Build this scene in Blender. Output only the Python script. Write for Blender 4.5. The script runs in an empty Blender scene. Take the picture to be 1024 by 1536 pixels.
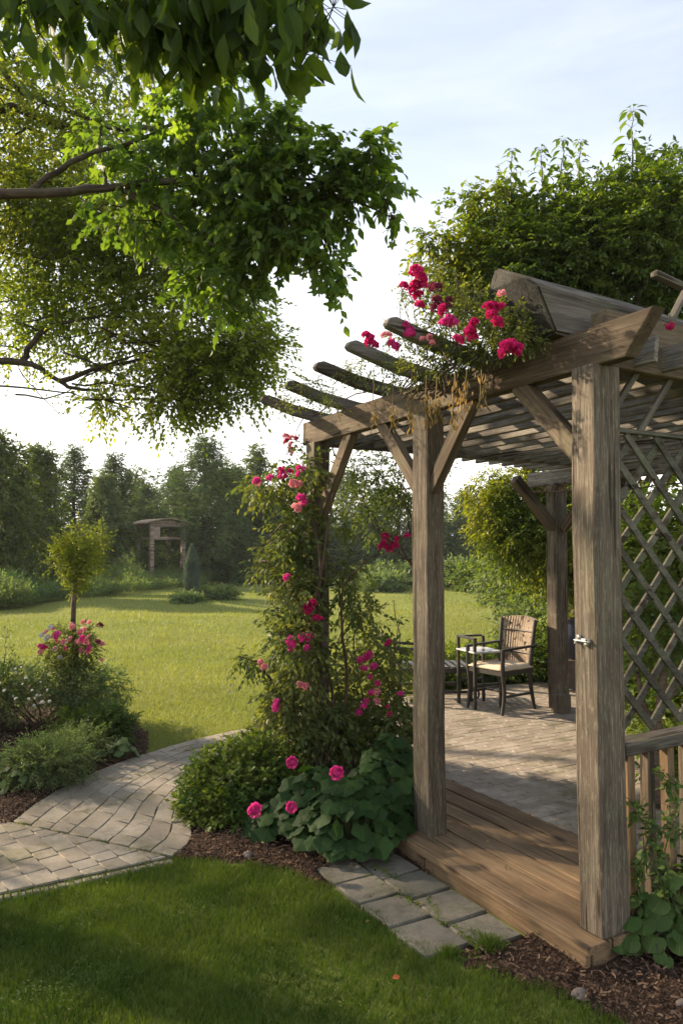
import bpy, bmesh, math, random
import numpy as np
from mathutils import Vector, Matrix
rng = np.random.default_rng(7)
random.seed(7)
PI = math.pi
sc = bpy.context.scene
COL = sc.collection
# ---------------------------------------------------------------- camera
F = 1115.0
CAMZ = 1.71
PITCH = math.atan(58/F)
cd = bpy.data.cameras.new('camera'); cam = bpy.data.objects.new('camera', cd); COL.objects.link(cam)
cam.location = (0, 0, CAMZ); cam.rotation_euler = (PI/2+PITCH, 0, 0)
cd.sensor_fit = 'HORIZONTAL'; cd.sensor_width = 36; cd.lens = 36*F/1024
cd.clip_start = 0.05; cd.clip_end = 3000
sc.camera = cam
cp, sp = math.cos(PITCH), math.sin(PITCH)
def ray(px, py):
    a = (px-512)/F; b = (768-py)/F
    return np.array([a, cp-b*sp, sp+b*cp])
def P(px, py, d):                # point at forward distance d (metres)
    r = ray(px, py); return np.array([0, 0, CAMZ]) + r*(d/r[1])
def G(px, py, z=0.0):            # where a sight line meets the ground height z
    r = ray(px, py); t = (z-CAMZ)/r[2]; return np.array([0, 0, CAMZ]) + r*t
# ---------------------------------------------------------------- materials
def nodes(name):
    m = bpy.data.materials.new(name); m.use_nodes = True
    nt = m.node_tree
    for n in list(nt.nodes): nt.nodes.remove(n)
    return m, nt, nt.nodes.new, nt.links.new
def mixc(nt, fac, a, b, mode='MIX'):
    n = nt.nodes.new('ShaderNodeMix'); n.data_type = 'RGBA'; n.blend_type = mode
    for s, v in ((n.inputs[0], fac), (n.inputs[6], a), (n.inputs[7], b)):
        if isinstance(v, (int, float)): s.default_value = v
        elif isinstance(v, tuple): s.default_value = (*v, 1)
        else: nt.links.new(v, s)
    return n.outputs[2]
def noise(nt, vec, scale, detail=4, rough=.55, dist=0.0):
    n = nt.nodes.new('ShaderNodeTexNoise'); n.inputs['Scale'].default_value = scale
    n.inputs['Detail'].default_value = detail; n.inputs['Roughness'].default_value = rough
    n.inputs['Distortion'].default_value = dist
    if vec is not None: nt.links.new(vec, n.inputs['Vector'])
    return n.outputs[0]
def ramp(nt, v, a, b):
    n = nt.nodes.new('ShaderNodeMapRange'); n.inputs[1].default_value = a; n.inputs[2].default_value = b
    nt.links.new(v, n.inputs[0]); return n.outputs[0]
def out(nt, sh):
    o = nt.nodes.new('ShaderNodeOutputMaterial'); nt.links.new(sh, o.inputs[0])
def princ(nt, col, rough=.8, spec=.3, bump=None, bstr=.3, bdist=.01, metal=0):
    p = nt.nodes.new('ShaderNodeBsdfPrincipled')
    if isinstance(col, tuple): p.inputs['Base Color'].default_value = (*col, 1)
    else: nt.links.new(col, p.inputs['Base Color'])
    if isinstance(rough, (int, float)): p.inputs['Roughness'].default_value = rough
    else: nt.links.new(rough, p.inputs['Roughness'])
    p.inputs['Specular IOR Level'].default_value = spec; p.inputs['Metallic'].default_value = metal
    if bump is not None:
        b = nt.nodes.new('ShaderNodeBump'); b.inputs['Strength'].default_value = bstr; b.inputs['Distance'].default_value = bdist
        nt.links.new(bump, b.inputs['Height']); nt.links.new(b.outputs[0], p.inputs['Normal'])
    return p.outputs[0]
def leafmat(name, c1, c2, trans=.38, tc=None, rough=.5, nscale=1.2, c3=None, spec=.25, veins=None):
    m, nt, N, L = nodes(name)
    g = N('ShaderNodeNewGeometry'); tcn = N('ShaderNodeTexCoord')
    c = mixc(nt, g.outputs['Random Per Island'], c1, c2)
    if c3:
        c = mixc(nt, ramp(nt, noise(nt, tcn.outputs['Object'], nscale, 3), .42, .62), c, c3)
    hs = N('ShaderNodeHueSaturation'); L(c, hs.inputs['Color'])
    L(ramp(nt, noise(nt, tcn.outputs['Object'], nscale*2.3, 2), .2, .8), hs.inputs['Value'])
    mr = hs.inputs['Value'].links[0].from_node; mr.inputs[3].default_value = .72; mr.inputs[4].default_value = 1.3
    c = hs.outputs[0]
    bumpv = None
    if veins:
        m['veins'] = 1
        at = N('ShaderNodeAttribute'); at.attribute_name = 'leaf'; sx = N('ShaderNodeSeparateXYZ'); L(at.outputs['Vector'], sx.inputs[0])
        def mth(op, a, b=None):
            q = N('ShaderNodeMath'); q.operation = op
            for i_, v_ in enumerate((a, b)):
                if v_ is None: continue
                if isinstance(v_, (int, float)): q.inputs[i_].default_value = v_
                else: L(v_, q.inputs[i_])
            return q.outputs[0]
        ay = mth('ABSOLUTE', sx.outputs[1])
        mid = mth('LESS_THAN', ay, .014)
        if veins == 'palm':
            an = mth('ARCTAN2', sx.outputs[1], mth('SUBTRACT', sx.outputs[0], .06)); w_ = mth('ABSOLUTE', mth('SINE', mth('MULTIPLY', an, 2.6)))
            lat = mth('LESS_THAN', w_, .07)
        else:
            w_ = mth('FRACT', mth('MULTIPLY', mth('SUBTRACT', sx.outputs[0], mth('MULTIPLY', ay, .9)), 8.0)); lat = mth('LESS_THAN', w_, .12)
        vn_ = mth('MAXIMUM', mid, mth('MULTIPLY', lat, .6))
        c = mixc(nt, mth('MULTIPLY', vn_, .55), c, mixc(nt, 1.0, c, (2.4, 2.0, 1.9), 'MULTIPLY'))
        bumpv = vn_
    sh = princ(nt, c, rough, spec, bumpv, .35, .003)
    t = N('ShaderNodeBsdfTranslucent'); L(mixc(nt, 1.0, c, tc or (1.9, 1.75, .55), 'MULTIPLY'), t.inputs[0])
    mx = N('ShaderNodeMixShader'); mx.inputs[0].default_value = trans
    L(sh, mx.inputs[1]); L(t.outputs[0], mx.inputs[2]); out(nt, mx.outputs[0])
    return m
def woodmat(name, ca, cb, cc, *, moss=(.10,.12,.06), mossamt=.3, bstr=.6, scale=1.0, peel=0.0, ckt=.365):
    m, nt, N, L = nodes(name)
    tc = N('ShaderNodeTexCoord'); oi = N('ShaderNodeObjectInfo')
    add = N('ShaderNodeVectorMath'); add.operation = 'ADD'
    L(tc.outputs['Object'], add.inputs[0])
    ml = N('ShaderNodeMath'); ml.operation = 'MULTIPLY'; ml.inputs[1].default_value = 37.0
    L(oi.outputs['Random'], ml.inputs[0]); L(ml.outputs[0], add.inputs[1])
    mp = N('ShaderNodeMapping'); L(add.outputs[0], mp.inputs[0]); mp.inputs['Scale'].default_value = (1.6*scale, 34*scale, 34*scale)
    mp2 = N('ShaderNodeMapping'); L(add.outputs[0], mp2.inputs[0]); mp2.inputs['Scale'].default_value = (3.5*scale, 130*scale, 130*scale)
    g1 = noise(nt, mp.outputs[0], 1, 6, .62, .35)
    g2 = noise(nt, mp2.outputs[0], 1, 4, .7, .2)
    bl = noise(nt, add.outputs[0], 3.2, 5, .6)
    c = mixc(nt, ramp(nt, g1, .34, .66), ca, cb)
    c = mixc(nt, ramp(nt, g2, .50, .70), c, cc)
    c = mixc(nt, ramp(nt, g2, .42, .30), c, mixc(nt, 1.0, c, (.5, .48, .45), 'MULTIPLY'))
    c = mixc(nt, ramp(nt, bl, .3, .75), c, mixc(nt, 1.0, c, (.55, .55, .58), 'MULTIPLY'))
    mo = N('ShaderNodeMath'); mo.operation = 'MULTIPLY'; mo.inputs[1].default_value = mossamt
    L(ramp(nt, noise(nt, add.outputs[0], 5.5, 6, .7), .5, .68), mo.inputs[0])
    c = mixc(nt, mo.outputs[0], c, moss)
    if peel:
        pm = N('ShaderNodeMath'); pm.operation = 'MULTIPLY'; pm.inputs[1].default_value = peel
        mp3 = N('ShaderNodeMapping'); L(add.outputs[0], mp3.inputs[0]); mp3.inputs['Scale'].default_value = (15, 95, 95)
        L(ramp(nt, noise(nt, mp3.outputs[0], 1, 5, .7), .54, .6), pm.inputs[0])
        c = mixc(nt, pm.outputs[0], c, (.42, .37, .27))
    kt = N('ShaderNodeTexVoronoi'); kt.inputs['Scale'].default_value = 1.0; km = N('ShaderNodeMapping'); L(add.outputs[0], km.inputs[0]); km.inputs['Scale'].default_value = (2.2, 6.5, 6.5); L(km.outputs[0], kt.inputs[0])
    c = mixc(nt, ramp(nt, kt.outputs['Distance'], .17, .06), c, (.05, .036, .025))
    st_ = N('ShaderNodeMapping'); L(add.outputs[0], st_.inputs[0]); st_.inputs['Scale'].default_value = (.7, 5, 5)
    c = mixc(nt, ramp(nt, noise(nt, st_.outputs[0], 1, 5, .65, .5), .48, .62), c, mixc(nt, 1.0, c, (.60, .58, .56), 'MULTIPLY'))
    ck = N('ShaderNodeMapping'); L(add.outputs[0], ck.inputs[0]); ck.inputs['Scale'].default_value = (1.1, 22, 22)
    crack = ramp(nt, noise(nt, ck.outputs[0], 1, 3, .5, .2), ckt-.01, ckt+.01)
    c = mixc(nt, crack, (.035, .028, .02), c)
    h = N('ShaderNodeMath'); h.operation = 'ADD'; L(g1, h.inputs[0]); L(g2, h.inputs[1])
    h2 = N('ShaderNodeMath'); h2.operation = 'ADD'; L(h.outputs[0], h2.inputs[0]); L(crack, h2.inputs[1])
    out(nt, princ(nt, c, .82, .2, h2.outputs[0], bstr, .004))
    return m
def stonemat(name, c1, c2, c3, nscale=9, rough=.85, bstr=.4):
    m, nt, N, L = nodes(name)
    g = N('ShaderNodeNewGeometry'); tc = N('ShaderNodeTexCoord')
    c = mixc(nt, g.outputs['Random Per Island'], c1, c2)
    c = mixc(nt, ramp(nt, noise(nt, tc.outputs['Object'], 1.3, 5, .6), .35, .7), c, mixc(nt, 1.0, c, (.62, .62, .6), 'MULTIPLY'))
    n2 = noise(nt, tc.outputs['Object'], nscale, 7, .68)
    c = mixc(nt, ramp(nt, n2, .45, .7), c, c3)
    c = mixc(nt, ramp(nt, noise(nt, tc.outputs['Object'], 3.1, 8, .72, .6), .50, .66), c, mixc(nt, 1.0, c, (.55, .58, .45), 'MULTIPLY'))
    n3 = noise(nt, tc.outputs['Object'], 140, 3, .7)
    c = mixc(nt, ramp(nt, n3, .3, .8), mixc(nt, 1.0, c, (.7, .7, .7), 'MULTIPLY'), mixc(nt, 1.0, c, (1.2, 1.2, 1.18), 'MULTIPLY'))
    hh = N('ShaderNodeMath'); hh.operation = 'ADD'; L(n2, hh.inputs[0]); L(n3, hh.inputs[1])
    out(nt, princ(nt, c, rough, .3, hh.outputs[0], bstr, .004))
    return m
def plain(name, col, rough=.6, spec=.4, metal=0, var=.25, nscale=30):
    m, nt, N, L = nodes(name); tc = N('ShaderNodeTexCoord')
    n = noise(nt, tc.outputs['Object'], nscale, 5, .6)
    c = mixc(nt, ramp(nt, n, .3, .7), tuple(x*(1-var) for x in col), tuple(min(1, x*(1+var)) for x in col))
    out(nt, princ(nt, c, rough, spec, n, .15, .002, metal)); return m
M = {}
M['post'] = woodmat('weathered_post_wood', (.155,.122,.090), (.085,.066,.048), (.25,.215,.165), peel=.2)
M['beam'] = woodmat('weathered_beam_wood', (.19,.14,.094), (.105,.075,.052), (.25,.20,.145), mossamt=.4)
M['grey'] = woodmat('grey_rafter_wood', (.145,.125,.104), (.075,.064,.053), (.23,.205,.175), mossamt=.4)
M['slat'] = woodmat('peeling_slat_wood', (.27,.245,.215), (.13,.115,.10), (.46,.43,.39), mossamt=.25, peel=.3)
M['dark'] = woodmat('mossy_dark_wood', (.22,.205,.18), (.14,.132,.115), (.31,.29,.255), moss=(.09,.10,.06), mossamt=.3)
M['deck'] = woodmat('deck_board_wood', (.26,.172,.095), (.17,.11,.062), (.33,.24,.145), mossamt=.15, bstr=.35, ckt=.31)
M['enddark'] = woodmat('dark_end_wood', (.06,.058,.052), (.032,.032,.028), (.12,.115,.10), moss=(.04,.05,.03), mossamt=.5)  # darker wood for the slanted end of the ridge timber
M['lattice'] = woodmat('lattice_wood', (.165,.155,.12), (.075,.072,.055), (.19,.175,.14), mossamt=.5)
M['chairdark'] = plain('dark_chair_wood', (.030,.026,.022), .45, .4)
M['bark'] = woodmat('bark', (.085,.062,.045), (.045,.034,.026), (.14,.11,.085), mossamt=.5, scale=.5)
M['barkpale'] = woodmat('pale_bark', (.21,.15,.105), (.13,.09,.065), (.27,.21,.16), mossamt=.2, scale=.5)
M['stem'] = plain('green_stem', (.075,.085,.03), .6)
M['stembrown'] = plain('brown_stem', (.075,.048,.03), .8)
M['path'] = stonemat('paver_concrete', (.25,.215,.175), (.37,.33,.275), (.175,.15,.118))
M['slab'] = stonemat('slab_stone', (.16,.15,.125), (.225,.205,.175), (.105,.10,.08), nscale=14, bstr=.7)
M['patio'] = stonemat('patio_brick', (.27,.225,.185), (.38,.33,.28), (.19,.155,.125), nscale=6)
M['joint'] = plain('joint_sand', (.035,.029,.022), .95, .1, nscale=60)
M['shelterwood'] = woodmat('pale_shelter_wood', (.36,.28,.22), (.26,.20,.155), (.44,.36,.29), mossamt=.1, scale=.5)
M['metal'] = plain('pale_metal', (.36,.35,.33), .4, .5, .6)
M['cushion'] = plain('cream_cushion', (.52,.43,.32), .9, .1, var=.08)
M['wicker'] = woodmat('wicker', (.42,.33,.24), (.28,.21,.15), (.5,.42,.33), mossamt=.05, scale=.8)
M['tabletop'] = plain('pale_tabletop', (.42,.42,.42), .25, .5)
M['pot'] = plain('blue_glazed_pot', (.03,.034,.06), .3, .5)
M['stone'] = stonemat('field_stone', (.17,.135,.115), (.2,.16,.14), (.11,.09,.075), nscale=14)
M['roofshingle'] = woodmat('shingle', (.22,.17,.14), (.13,.10,.08), (.3,.25,.22), mossamt=.3, scale=.2)
GR = (.055,.095,.014)
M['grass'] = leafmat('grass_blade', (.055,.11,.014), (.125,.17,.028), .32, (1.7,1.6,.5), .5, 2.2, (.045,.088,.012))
M['grassfar'] = leafmat('sun_tinted_grass', (.17,.205,.055), (.235,.25,.08), .36, (1.6,1.5,.5), .55, .22, (.145,.185,.045))  # paler than the near blades: sunlight is put into the colour
M['meadow'] = leafmat('meadow_leaf', (.095,.15,.05), (.175,.215,.085), .36, (1.5,1.5,.6), .6, .25, (.085,.14,.06))
M['maple'] = leafmat('maple_leaf', (.046,.092,.020), (.10,.15,.036), .52, (2.3,2.3,.55), .5, .8, spec=.15, veins='pin')
M['mapleold'] = leafmat('overhanging_tree_leaf', (.085,.13,.026), (.185,.22,.05), .57, (2.4,2.15,.5), .5, .5, (.08,.125,.024))
M['fore'] = leafmat('broad_leaf', (.030,.060,.014), (.058,.095,.02), .42, (2.8,2.6,.5), .5, 1.5, spec=.15, veins='pin')
M['hedge'] = leafmat('hedge_leaf', (.055,.105,.02), (.125,.175,.036), .45, (2.0,1.9,.45), .5, .5, (.045,.085,.018))
M['golden'] = leafmat('golden_leaf', (.12,.165,.018), (.25,.265,.032), .45, (1.7,1.6,.4), .5, .9, (.08,.13,.018))
M['topcrown'] = leafmat('bright_crown_leaf', (.115,.165,.028), (.21,.25,.045), .42, (1.7,1.6,.45), .5, 3.0)
M['rose'] = leafmat('rose_leaf', (.085,.125,.034), (.18,.205,.065), .42, (1.9,1.7,.6), .5, 2.0, (.065,.105,.034))
M['bushlight'] = leafmat('bright_shrub_leaf', (.085,.14,.024), (.175,.225,.042), .4, (1.7,1.6,.45), .5, 3.0, (.055,.105,.022))
M['bushdark'] = leafmat('dark_shrub_leaf', (.036,.072,.018), (.075,.12,.028), .35, (1.9,1.8,.5), .45, 3.0)
M['fern'] = leafmat('blue_green_leaf', (.085,.14,.05), (.16,.21,.085), .38, (1.4,1.5,.7), .6, 3.0)
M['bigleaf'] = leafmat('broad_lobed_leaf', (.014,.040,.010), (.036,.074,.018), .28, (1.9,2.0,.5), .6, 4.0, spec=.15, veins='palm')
M['heart'] = leafmat('heart_leaf', (.045,.09,.022), (.10,.15,.045), .35, (1.8,1.8,.5), .55, 4.0, spec=.15, veins='palm')
M['conifer'] = leafmat('conifer_needle', (.045,.085,.028), (.09,.135,.045), .28, (1.5,1.5,.7), .7, .35)
M['coniferlight'] = leafmat('pale_conifer_needle', (.10,.145,.055), (.15,.19,.075), .3, (1.5,1.5,.6), .7, .5)
M['bluespruce'] = leafmat('blue_conifer_needle', (.09,.13,.10), (.13,.17,.13), .2, (1.3,1.4,.9), .7, .5)
M['treeleaf'] = leafmat('far_tree_leaf', (.065,.105,.028), (.13,.17,.048), .38, (1.8,1.7,.5), .6, .3, (.05,.085,.028))
M['pinkp'] = leafmat('hot_pink_petal', (.62,.03,.27), (.76,.10,.40), .35, (1.3,1.2,1.2), .6, 6, spec=.2)
M['redp'] = leafmat('crimson_petal', (.46,.010,.12), (.64,.03,.20), .35, (1.3,1.2,1.2), .6, 6, spec=.2)
M['palep'] = leafmat('pale_pink_petal', (.72,.26,.33), (.80,.42,.45), .35, (1.2,1.1,1.1), .6, 6, spec=.2)
M['wilted'] = leafmat('wilted_petal', (.15,.02,.05), (.24,.05,.09), .3, (1.3,1.2,1.2), .7, 6)
M['whitep'] = leafmat('white_petal', (.65,.65,.6), (.75,.75,.7), .3, (1.1,1.1,1.1), .6, 6)
M['dryleaf'] = leafmat('dry_vine', (.24,.17,.07), (.34,.25,.11), .4, (1.4,1.2,.8), .7, 6, (.16,.13,.05))
M['chip'] = leafmat('bark_chip', (.05,.03,.02), (.17,.11,.075), .0, None, .9, 9, spec=.1)
def groundmat():
    m, nt, N, L = nodes('lawn_soil'); tc = N('ShaderNodeTexCoord')
    geo = N('ShaderNodeNewGeometry')
    ln = N('ShaderNodeVectorMath'); ln.operation = 'LENGTH'; L(geo.outputs['Position'], ln.inputs[0])
    n1 = noise(nt, tc.outputs['Object'], .28, 4, .6); n2 = noise(nt, tc.outputs['Object'], 16, 6, .7)
    c = mixc(nt, ramp(nt, n1, .35, .65), (.15,.18,.045), (.21,.225,.065))
    c = mixc(nt, ramp(nt, n2, .3, .8), mixc(nt, 1.0, c, (.6,.62,.55), 'MULTIPLY'), c)
    out(nt, princ(nt, c, .95, .05, n2, .5, .03)); return m
M['ground'] = groundmat()
def mulchmat():
    m, nt, N, L = nodes('bark_mulch'); tc = N('ShaderNodeTexCoord')
    v = N('ShaderNodeTexVoronoi'); v.inputs['Scale'].default_value = 75; L(tc.outputs['Object'], v.inputs[0])
    n = noise(nt, tc.outputs['Object'], 22, 6, .7)
    c = mixc(nt, v.outputs['Color'], (.035,.021,.014), (.105,.065,.045))
    c = mixc(nt, ramp(nt, n, .35, .7), mixc(nt, 1.0, c, (.6,.6,.6), 'MULTIPLY'), c)
    h = N('ShaderNodeMath'); h.operation = 'ADD'; L(v.outputs[0], h.inputs[0]); L(n, h.inputs[1])
    out(nt, princ(nt, c, .95, .1, h.outputs[0], .9, .02)); return m
M['mulch'] = mulchmat()
# ---------------------------------------------------------------- object helpers
def tag(o, label=None, cat=None, group=None, kind=None):
    if label: o['label'] = label
    if cat: o['category'] = cat
    if group: o['group'] = group
    if kind: o['kind'] = kind
    return o
def empty(name, loc=(0,0,0), rz=0.0, label=None, cat=None, group=None):
    o = bpy.data.objects.new(name, None); COL.objects.link(o); o.empty_display_size = .1
    o.location = tuple(float(x) for x in loc); o.rotation_euler = (0, 0, rz)
    return tag(o, label, cat, group)
def link(name, me, mat, parent=None):
    o = bpy.data.objects.new(name, me); COL.objects.link(o)
    if mat is not None: me.materials.append(mat)
    if parent is not None: o.parent = parent
    return o
def npmesh(name, V, Fs, mat, parent=None, smooth=False, origin=None):
    """V (n,3) world coords; Fs list of (m,k) index arrays. Mesh is stored relative to its parent's world origin."""
    V = np.asarray(V, dtype=np.float32)
    me = bpy.data.meshes.new(name)
    off = np.zeros(3)
    if parent is not None:
        p = parent
        while p is not None:
            off = off + np.array(p.location); p = p.parent
    if origin is not None: off = off + np.asarray(origin)
    V = V - off.astype(np.float32)
    me.vertices.add(len(V)); me.vertices.foreach_set('co', V.ravel())
    tot = sum(f.size for f in Fs); nf = sum(len(f) for f in Fs)
    me.loops.add(tot); me.polygons.add(nf)
    me.loops.foreach_set('vertex_index', np.concatenate([f.ravel() for f in Fs]).astype(np.int32))
    st, c = [], 0
    for f in Fs:
        st.append(c + np.arange(len(f))*f.shape[1]); c += f.size
    me.polygons.foreach_set('loop_start', np.concatenate(st).astype(np.int32))
    if smooth: me.polygons.foreach_set('use_smooth', np.ones(nf, dtype=bool))
    me.update(calc_edges=True)
    o = link(name, me, mat, parent)
    if origin is not None: o.location = tuple(float(x) for x in origin)
    return o
class Acc:
    def __init__(s): s.V = []; s.F = {}; s.n = 0; s.A = []
    def add(s, V, *Fs):
        V = np.asarray(V, dtype=np.float32).reshape(-1, 3)
        for f in Fs:
            f = np.asarray(f)
            if f.size: s.F.setdefault(f.shape[1], []).append(f + s.n)
        s.V.append(V); s.n += len(V); s.A.append(np.zeros((len(V), 2), np.float32)); return s
    def build(s, name, mat, parent=None, smooth=False, origin=None):
        o = npmesh(name, np.concatenate(s.V), [np.concatenate(v) for v in s.F.values()], mat, parent, smooth, origin)
        A = np.concatenate(s.A)
        if mat is not None and mat.get('veins') and A.any():
            at = o.data.attributes.new('leaf', 'FLOAT2', 'POINT'); at.data.foreach_set('vector', A.ravel())
        return o
def norm(a): return a/np.maximum(np.linalg.norm(a, axis=-1, keepdims=True), 1e-9)
# leaf templates: x = length, y = width, z = normal
T4 = (np.array([[0,0,0],[.42,.5,.10],[1,0,-.12],[.42,-.5,.10]]), np.array([[0,2,1],[0,3,2]]))
T8 = (np.array([[0,0,0],[.22,.30,.05],[.22,0,0],[.22,-.30,.05],[.5,.5,.03],[.5,0,-.03],[.5,-.5,.03],[.78,.30,-.06],[.78,0,-.11],[.78,-.30,-.06],[1.05,0,-.24]]),
      np.array([[0,2,1],[0,3,2],[7,8,10],[8,9,10],[1,2,5],[1,5,4],[2,3,6],[2,6,5],[4,5,8],[4,8,7],[5,6,9],[5,9,8]]))
def lobed(n=15, lob=5, depth=.22, heart=.35, cup=.12):
    th = np.linspace(-PI, PI, n, endpoint=False) + PI/n
    r = .5*(1+depth*np.cos(lob*th)) * (1-heart*np.exp(-((np.abs(th)-PI)**2)/.18))
    x = .42 + r*np.cos(th)*1.05; y = r*np.sin(th)*1.15; z = cup*(r*2)**2*(-.6) + .05*np.cos(lob*th)
    V = np.vstack([[.36, 0, 0], np.c_[x, y, z]])
    Fa = np.array([[0, 1+i, 1+(i+1) % n] for i in range(n)]); return V, Fa
TL = lobed(20, 5, .13, .38, .24); TH = lobed(13, 3, .05, .5, .15)
TM = lobed(20, 5, .38, .3, .14)      # maple like
BL = (np.array([[0,-.5,0],[0,.5,0],[.55,-.38,.03],[.55,.38,.03],[1,0,.16]]), np.array([[0,1,3],[0,3,2],[2,3,4]]))
TRI = (np.array([[0,-.5,0],[0,.5,0],[1,0,0]]), np.array([[0,1,2]]))
def leaves(acc, T, pos, axis, nrm, ln, wd):
    n = len(pos)
    if n == 0: return
    x = norm(axis); y = norm(np.cross(nrm, x)); z = np.cross(x, y)
    V, Fa = T
    ln = np.broadcast_to(ln, (n,)); wd = np.broadcast_to(wd, (n,))
    W = pos[:, None, :] + x[:, None, :]*(V[None, :, 0:1]*ln[:, None, None]) + y[:, None, :]*(V[None, :, 1:2]*wd[:, None, None]) + z[:, None, :]*(V[None, :, 2:3]*ln[:, None, None])
    k = len(V)
    acc.add(W.reshape(-1, 3), (Fa[None] + (np.arange(n)*k)[:, None, None]).reshape(-1, Fa.shape[1]))
    if len(V) > 5: acc.A[-1] = np.tile(V[:, :2], (n, 1)).astype(np.float32)
def rnd(n, s=1.0): return rng.normal(size=(n, 3))*s
def insphere(n, shell=.5):
    d = norm(rnd(n)); r = rng.random(n)**(shell); return d*r[:, None], d
def twigs(acc, a, b, r):
    """thin three-sided sticks from a to b"""
    n = len(a)
    if n == 0: return
    x = norm(b-a); h = np.where(np.abs(x[:, 2:3]) > .9, [[1., 0, 0]], [[0, 0, 1.]])
    y = norm(np.cross(h, x)); z = np.cross(x, y); r = np.broadcast_to(r, (n,))[:, None]
    ring = [a+y*r, a+(-.5*y+.87*z)*r, a+(-.5*y-.87*z)*r, b+y*r*.6, b+(-.5*y+.87*z)*r*.6, b+(-.5*y-.87*z)*r*.6]
    V = np.stack(ring, 1).reshape(-1, 3)
    Fq = np.array([[0,1,4,3],[1,2,5,4],[2,0,3,5]])
    acc.add(V, (Fq[None] + (np.arange(n)*6)[:, None, None]).reshape(-1, 4))
def sprays(lacc, tacc, p, d, L, m, ln, asp, T, droop=.3, spread=.75, tw=.0025, hang=0.0, up=(0,0,1)):
    """p (n,3) start, d (n,3) direction; m leaves along each spray of length L"""
    n = len(p); d = norm(d)
    t = (np.arange(m)+.6)/m
    tt = t[None, :, None]
    Ls = (L*rng.uniform(.6, 1.25, n))[:, None, None]
    pos = p[:, None, :] + d[:, None, :]*tt*Ls
    pos[:, :, 2] -= (droop*Ls[:, :, 0]*(tt[:, :, 0]**2))
    side = norm(np.cross(d, np.array(up)[None] + rnd(n, .25)))
    sg = np.where(np.arange(m) % 2 == 0, 1.0, -1.0)[None, :, None]
    ax = d[:, None, :]*.7 + side[:, None, :]*sg*spread + rng.normal(size=(n, m, 3))*.28
    ax[:, -1] = d + rnd(n, .2)
    ax[:, :, 2] -= droop*.7 + hang
    nr = np.array(up)[None, None] + rng.normal(size=(n, m, 3))*.45
    l = ln*rng.uniform(.65, 1.2, (n, m))
    leaves(lacc, T, pos.reshape(-1, 3), ax.reshape(-1, 3), nr.reshape(-1, 3), l.ravel(), l.ravel()*asp)
    if tacc is not None and tw > 0:
        mid = p + d*L*.5; mid[:, 2] -= droop*L*.25
        end = p + d*L; end[:, 2] -= droop*L
        twigs(tacc, p, mid, tw); twigs(tacc, mid, end, tw*.7)
def tube(acc, pts, rad, sides=8, rough=.06):
    pts = np.asarray(pts, dtype=float); n = len(pts)
    rad = np.broadcast_to(rad, (n,)).astype(float)
    tg = norm(np.gradient(pts, axis=0)); ref = np.array([.13, .21, .97]) if abs(tg[0][2]) < .9 else np.array([1., .1, 0])
    th = np.linspace(0, 2*PI, sides, endpoint=False); rings = []
    for i in range(n):
        y = norm(np.cross(ref, tg[i])); z = np.cross(tg[i], y); ref = z if True else ref
        ref = np.cross(tg[i], y)
        rr = rad[i]*(1+rng.normal(size=sides)*rough)
        rings.append(pts[i] + np.outer(np.cos(th)*rr, y) + np.outer(np.sin(th)*rr, z))
    V = np.concatenate(rings)
    Fq = [[i*sides+j, i*sides+(j+1) % sides, (i+1)*sides+(j+1) % sides, (i+1)*sides+j] for i in range(n-1) for j in range(sides)]
    acc.add(V, np.array(Fq))
    acc.add(np.array([pts[0]-tg[0]*.0, *rings[0]]), np.array([[0, 1+(j+1) % sides, 1+j] for j in range(sides)]))
    acc.add(np.array([pts[-1]+tg[-1]*rad[-1]*.5, *rings[-1]]), np.array([[0, 1+j, 1+(j+1) % sides] for j in range(sides)]))
def spline(pts, n=12, wob=0.0):
    pts = np.asarray(pts, dtype=float); m = len(pts)
    if m == 2:
        o = pts[0] + (pts[1]-pts[0])*np.linspace(0, 1, n)[:, None]
    else:
        E = np.vstack([2*pts[0]-pts[1], pts, 2*pts[-1]-pts[-2]]); o = []
        for t in np.linspace(0, m-1-1e-6, n):
            i = int(t); f = t-i; a, b, c, d = E[i], E[i+1], E[i+2], E[i+3]
            o.append(.5*((2*b)+(-a+c)*f+(2*a-5*b+4*c-d)*f*f+(-a+3*b-3*c+d)*f**3))
        o = np.array(o)
    if wob:
        w = rng.normal(size=o.shape)*wob; w[0] = 0; w[-1] = 0; o = o + w
    return o
def limb(acc, pts, r0, r1, n=12, sides=8, wob=.0):
    q = spline(pts, n, wob); tube(acc, q, np.linspace(r0, r1, n), sides); return q
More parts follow.
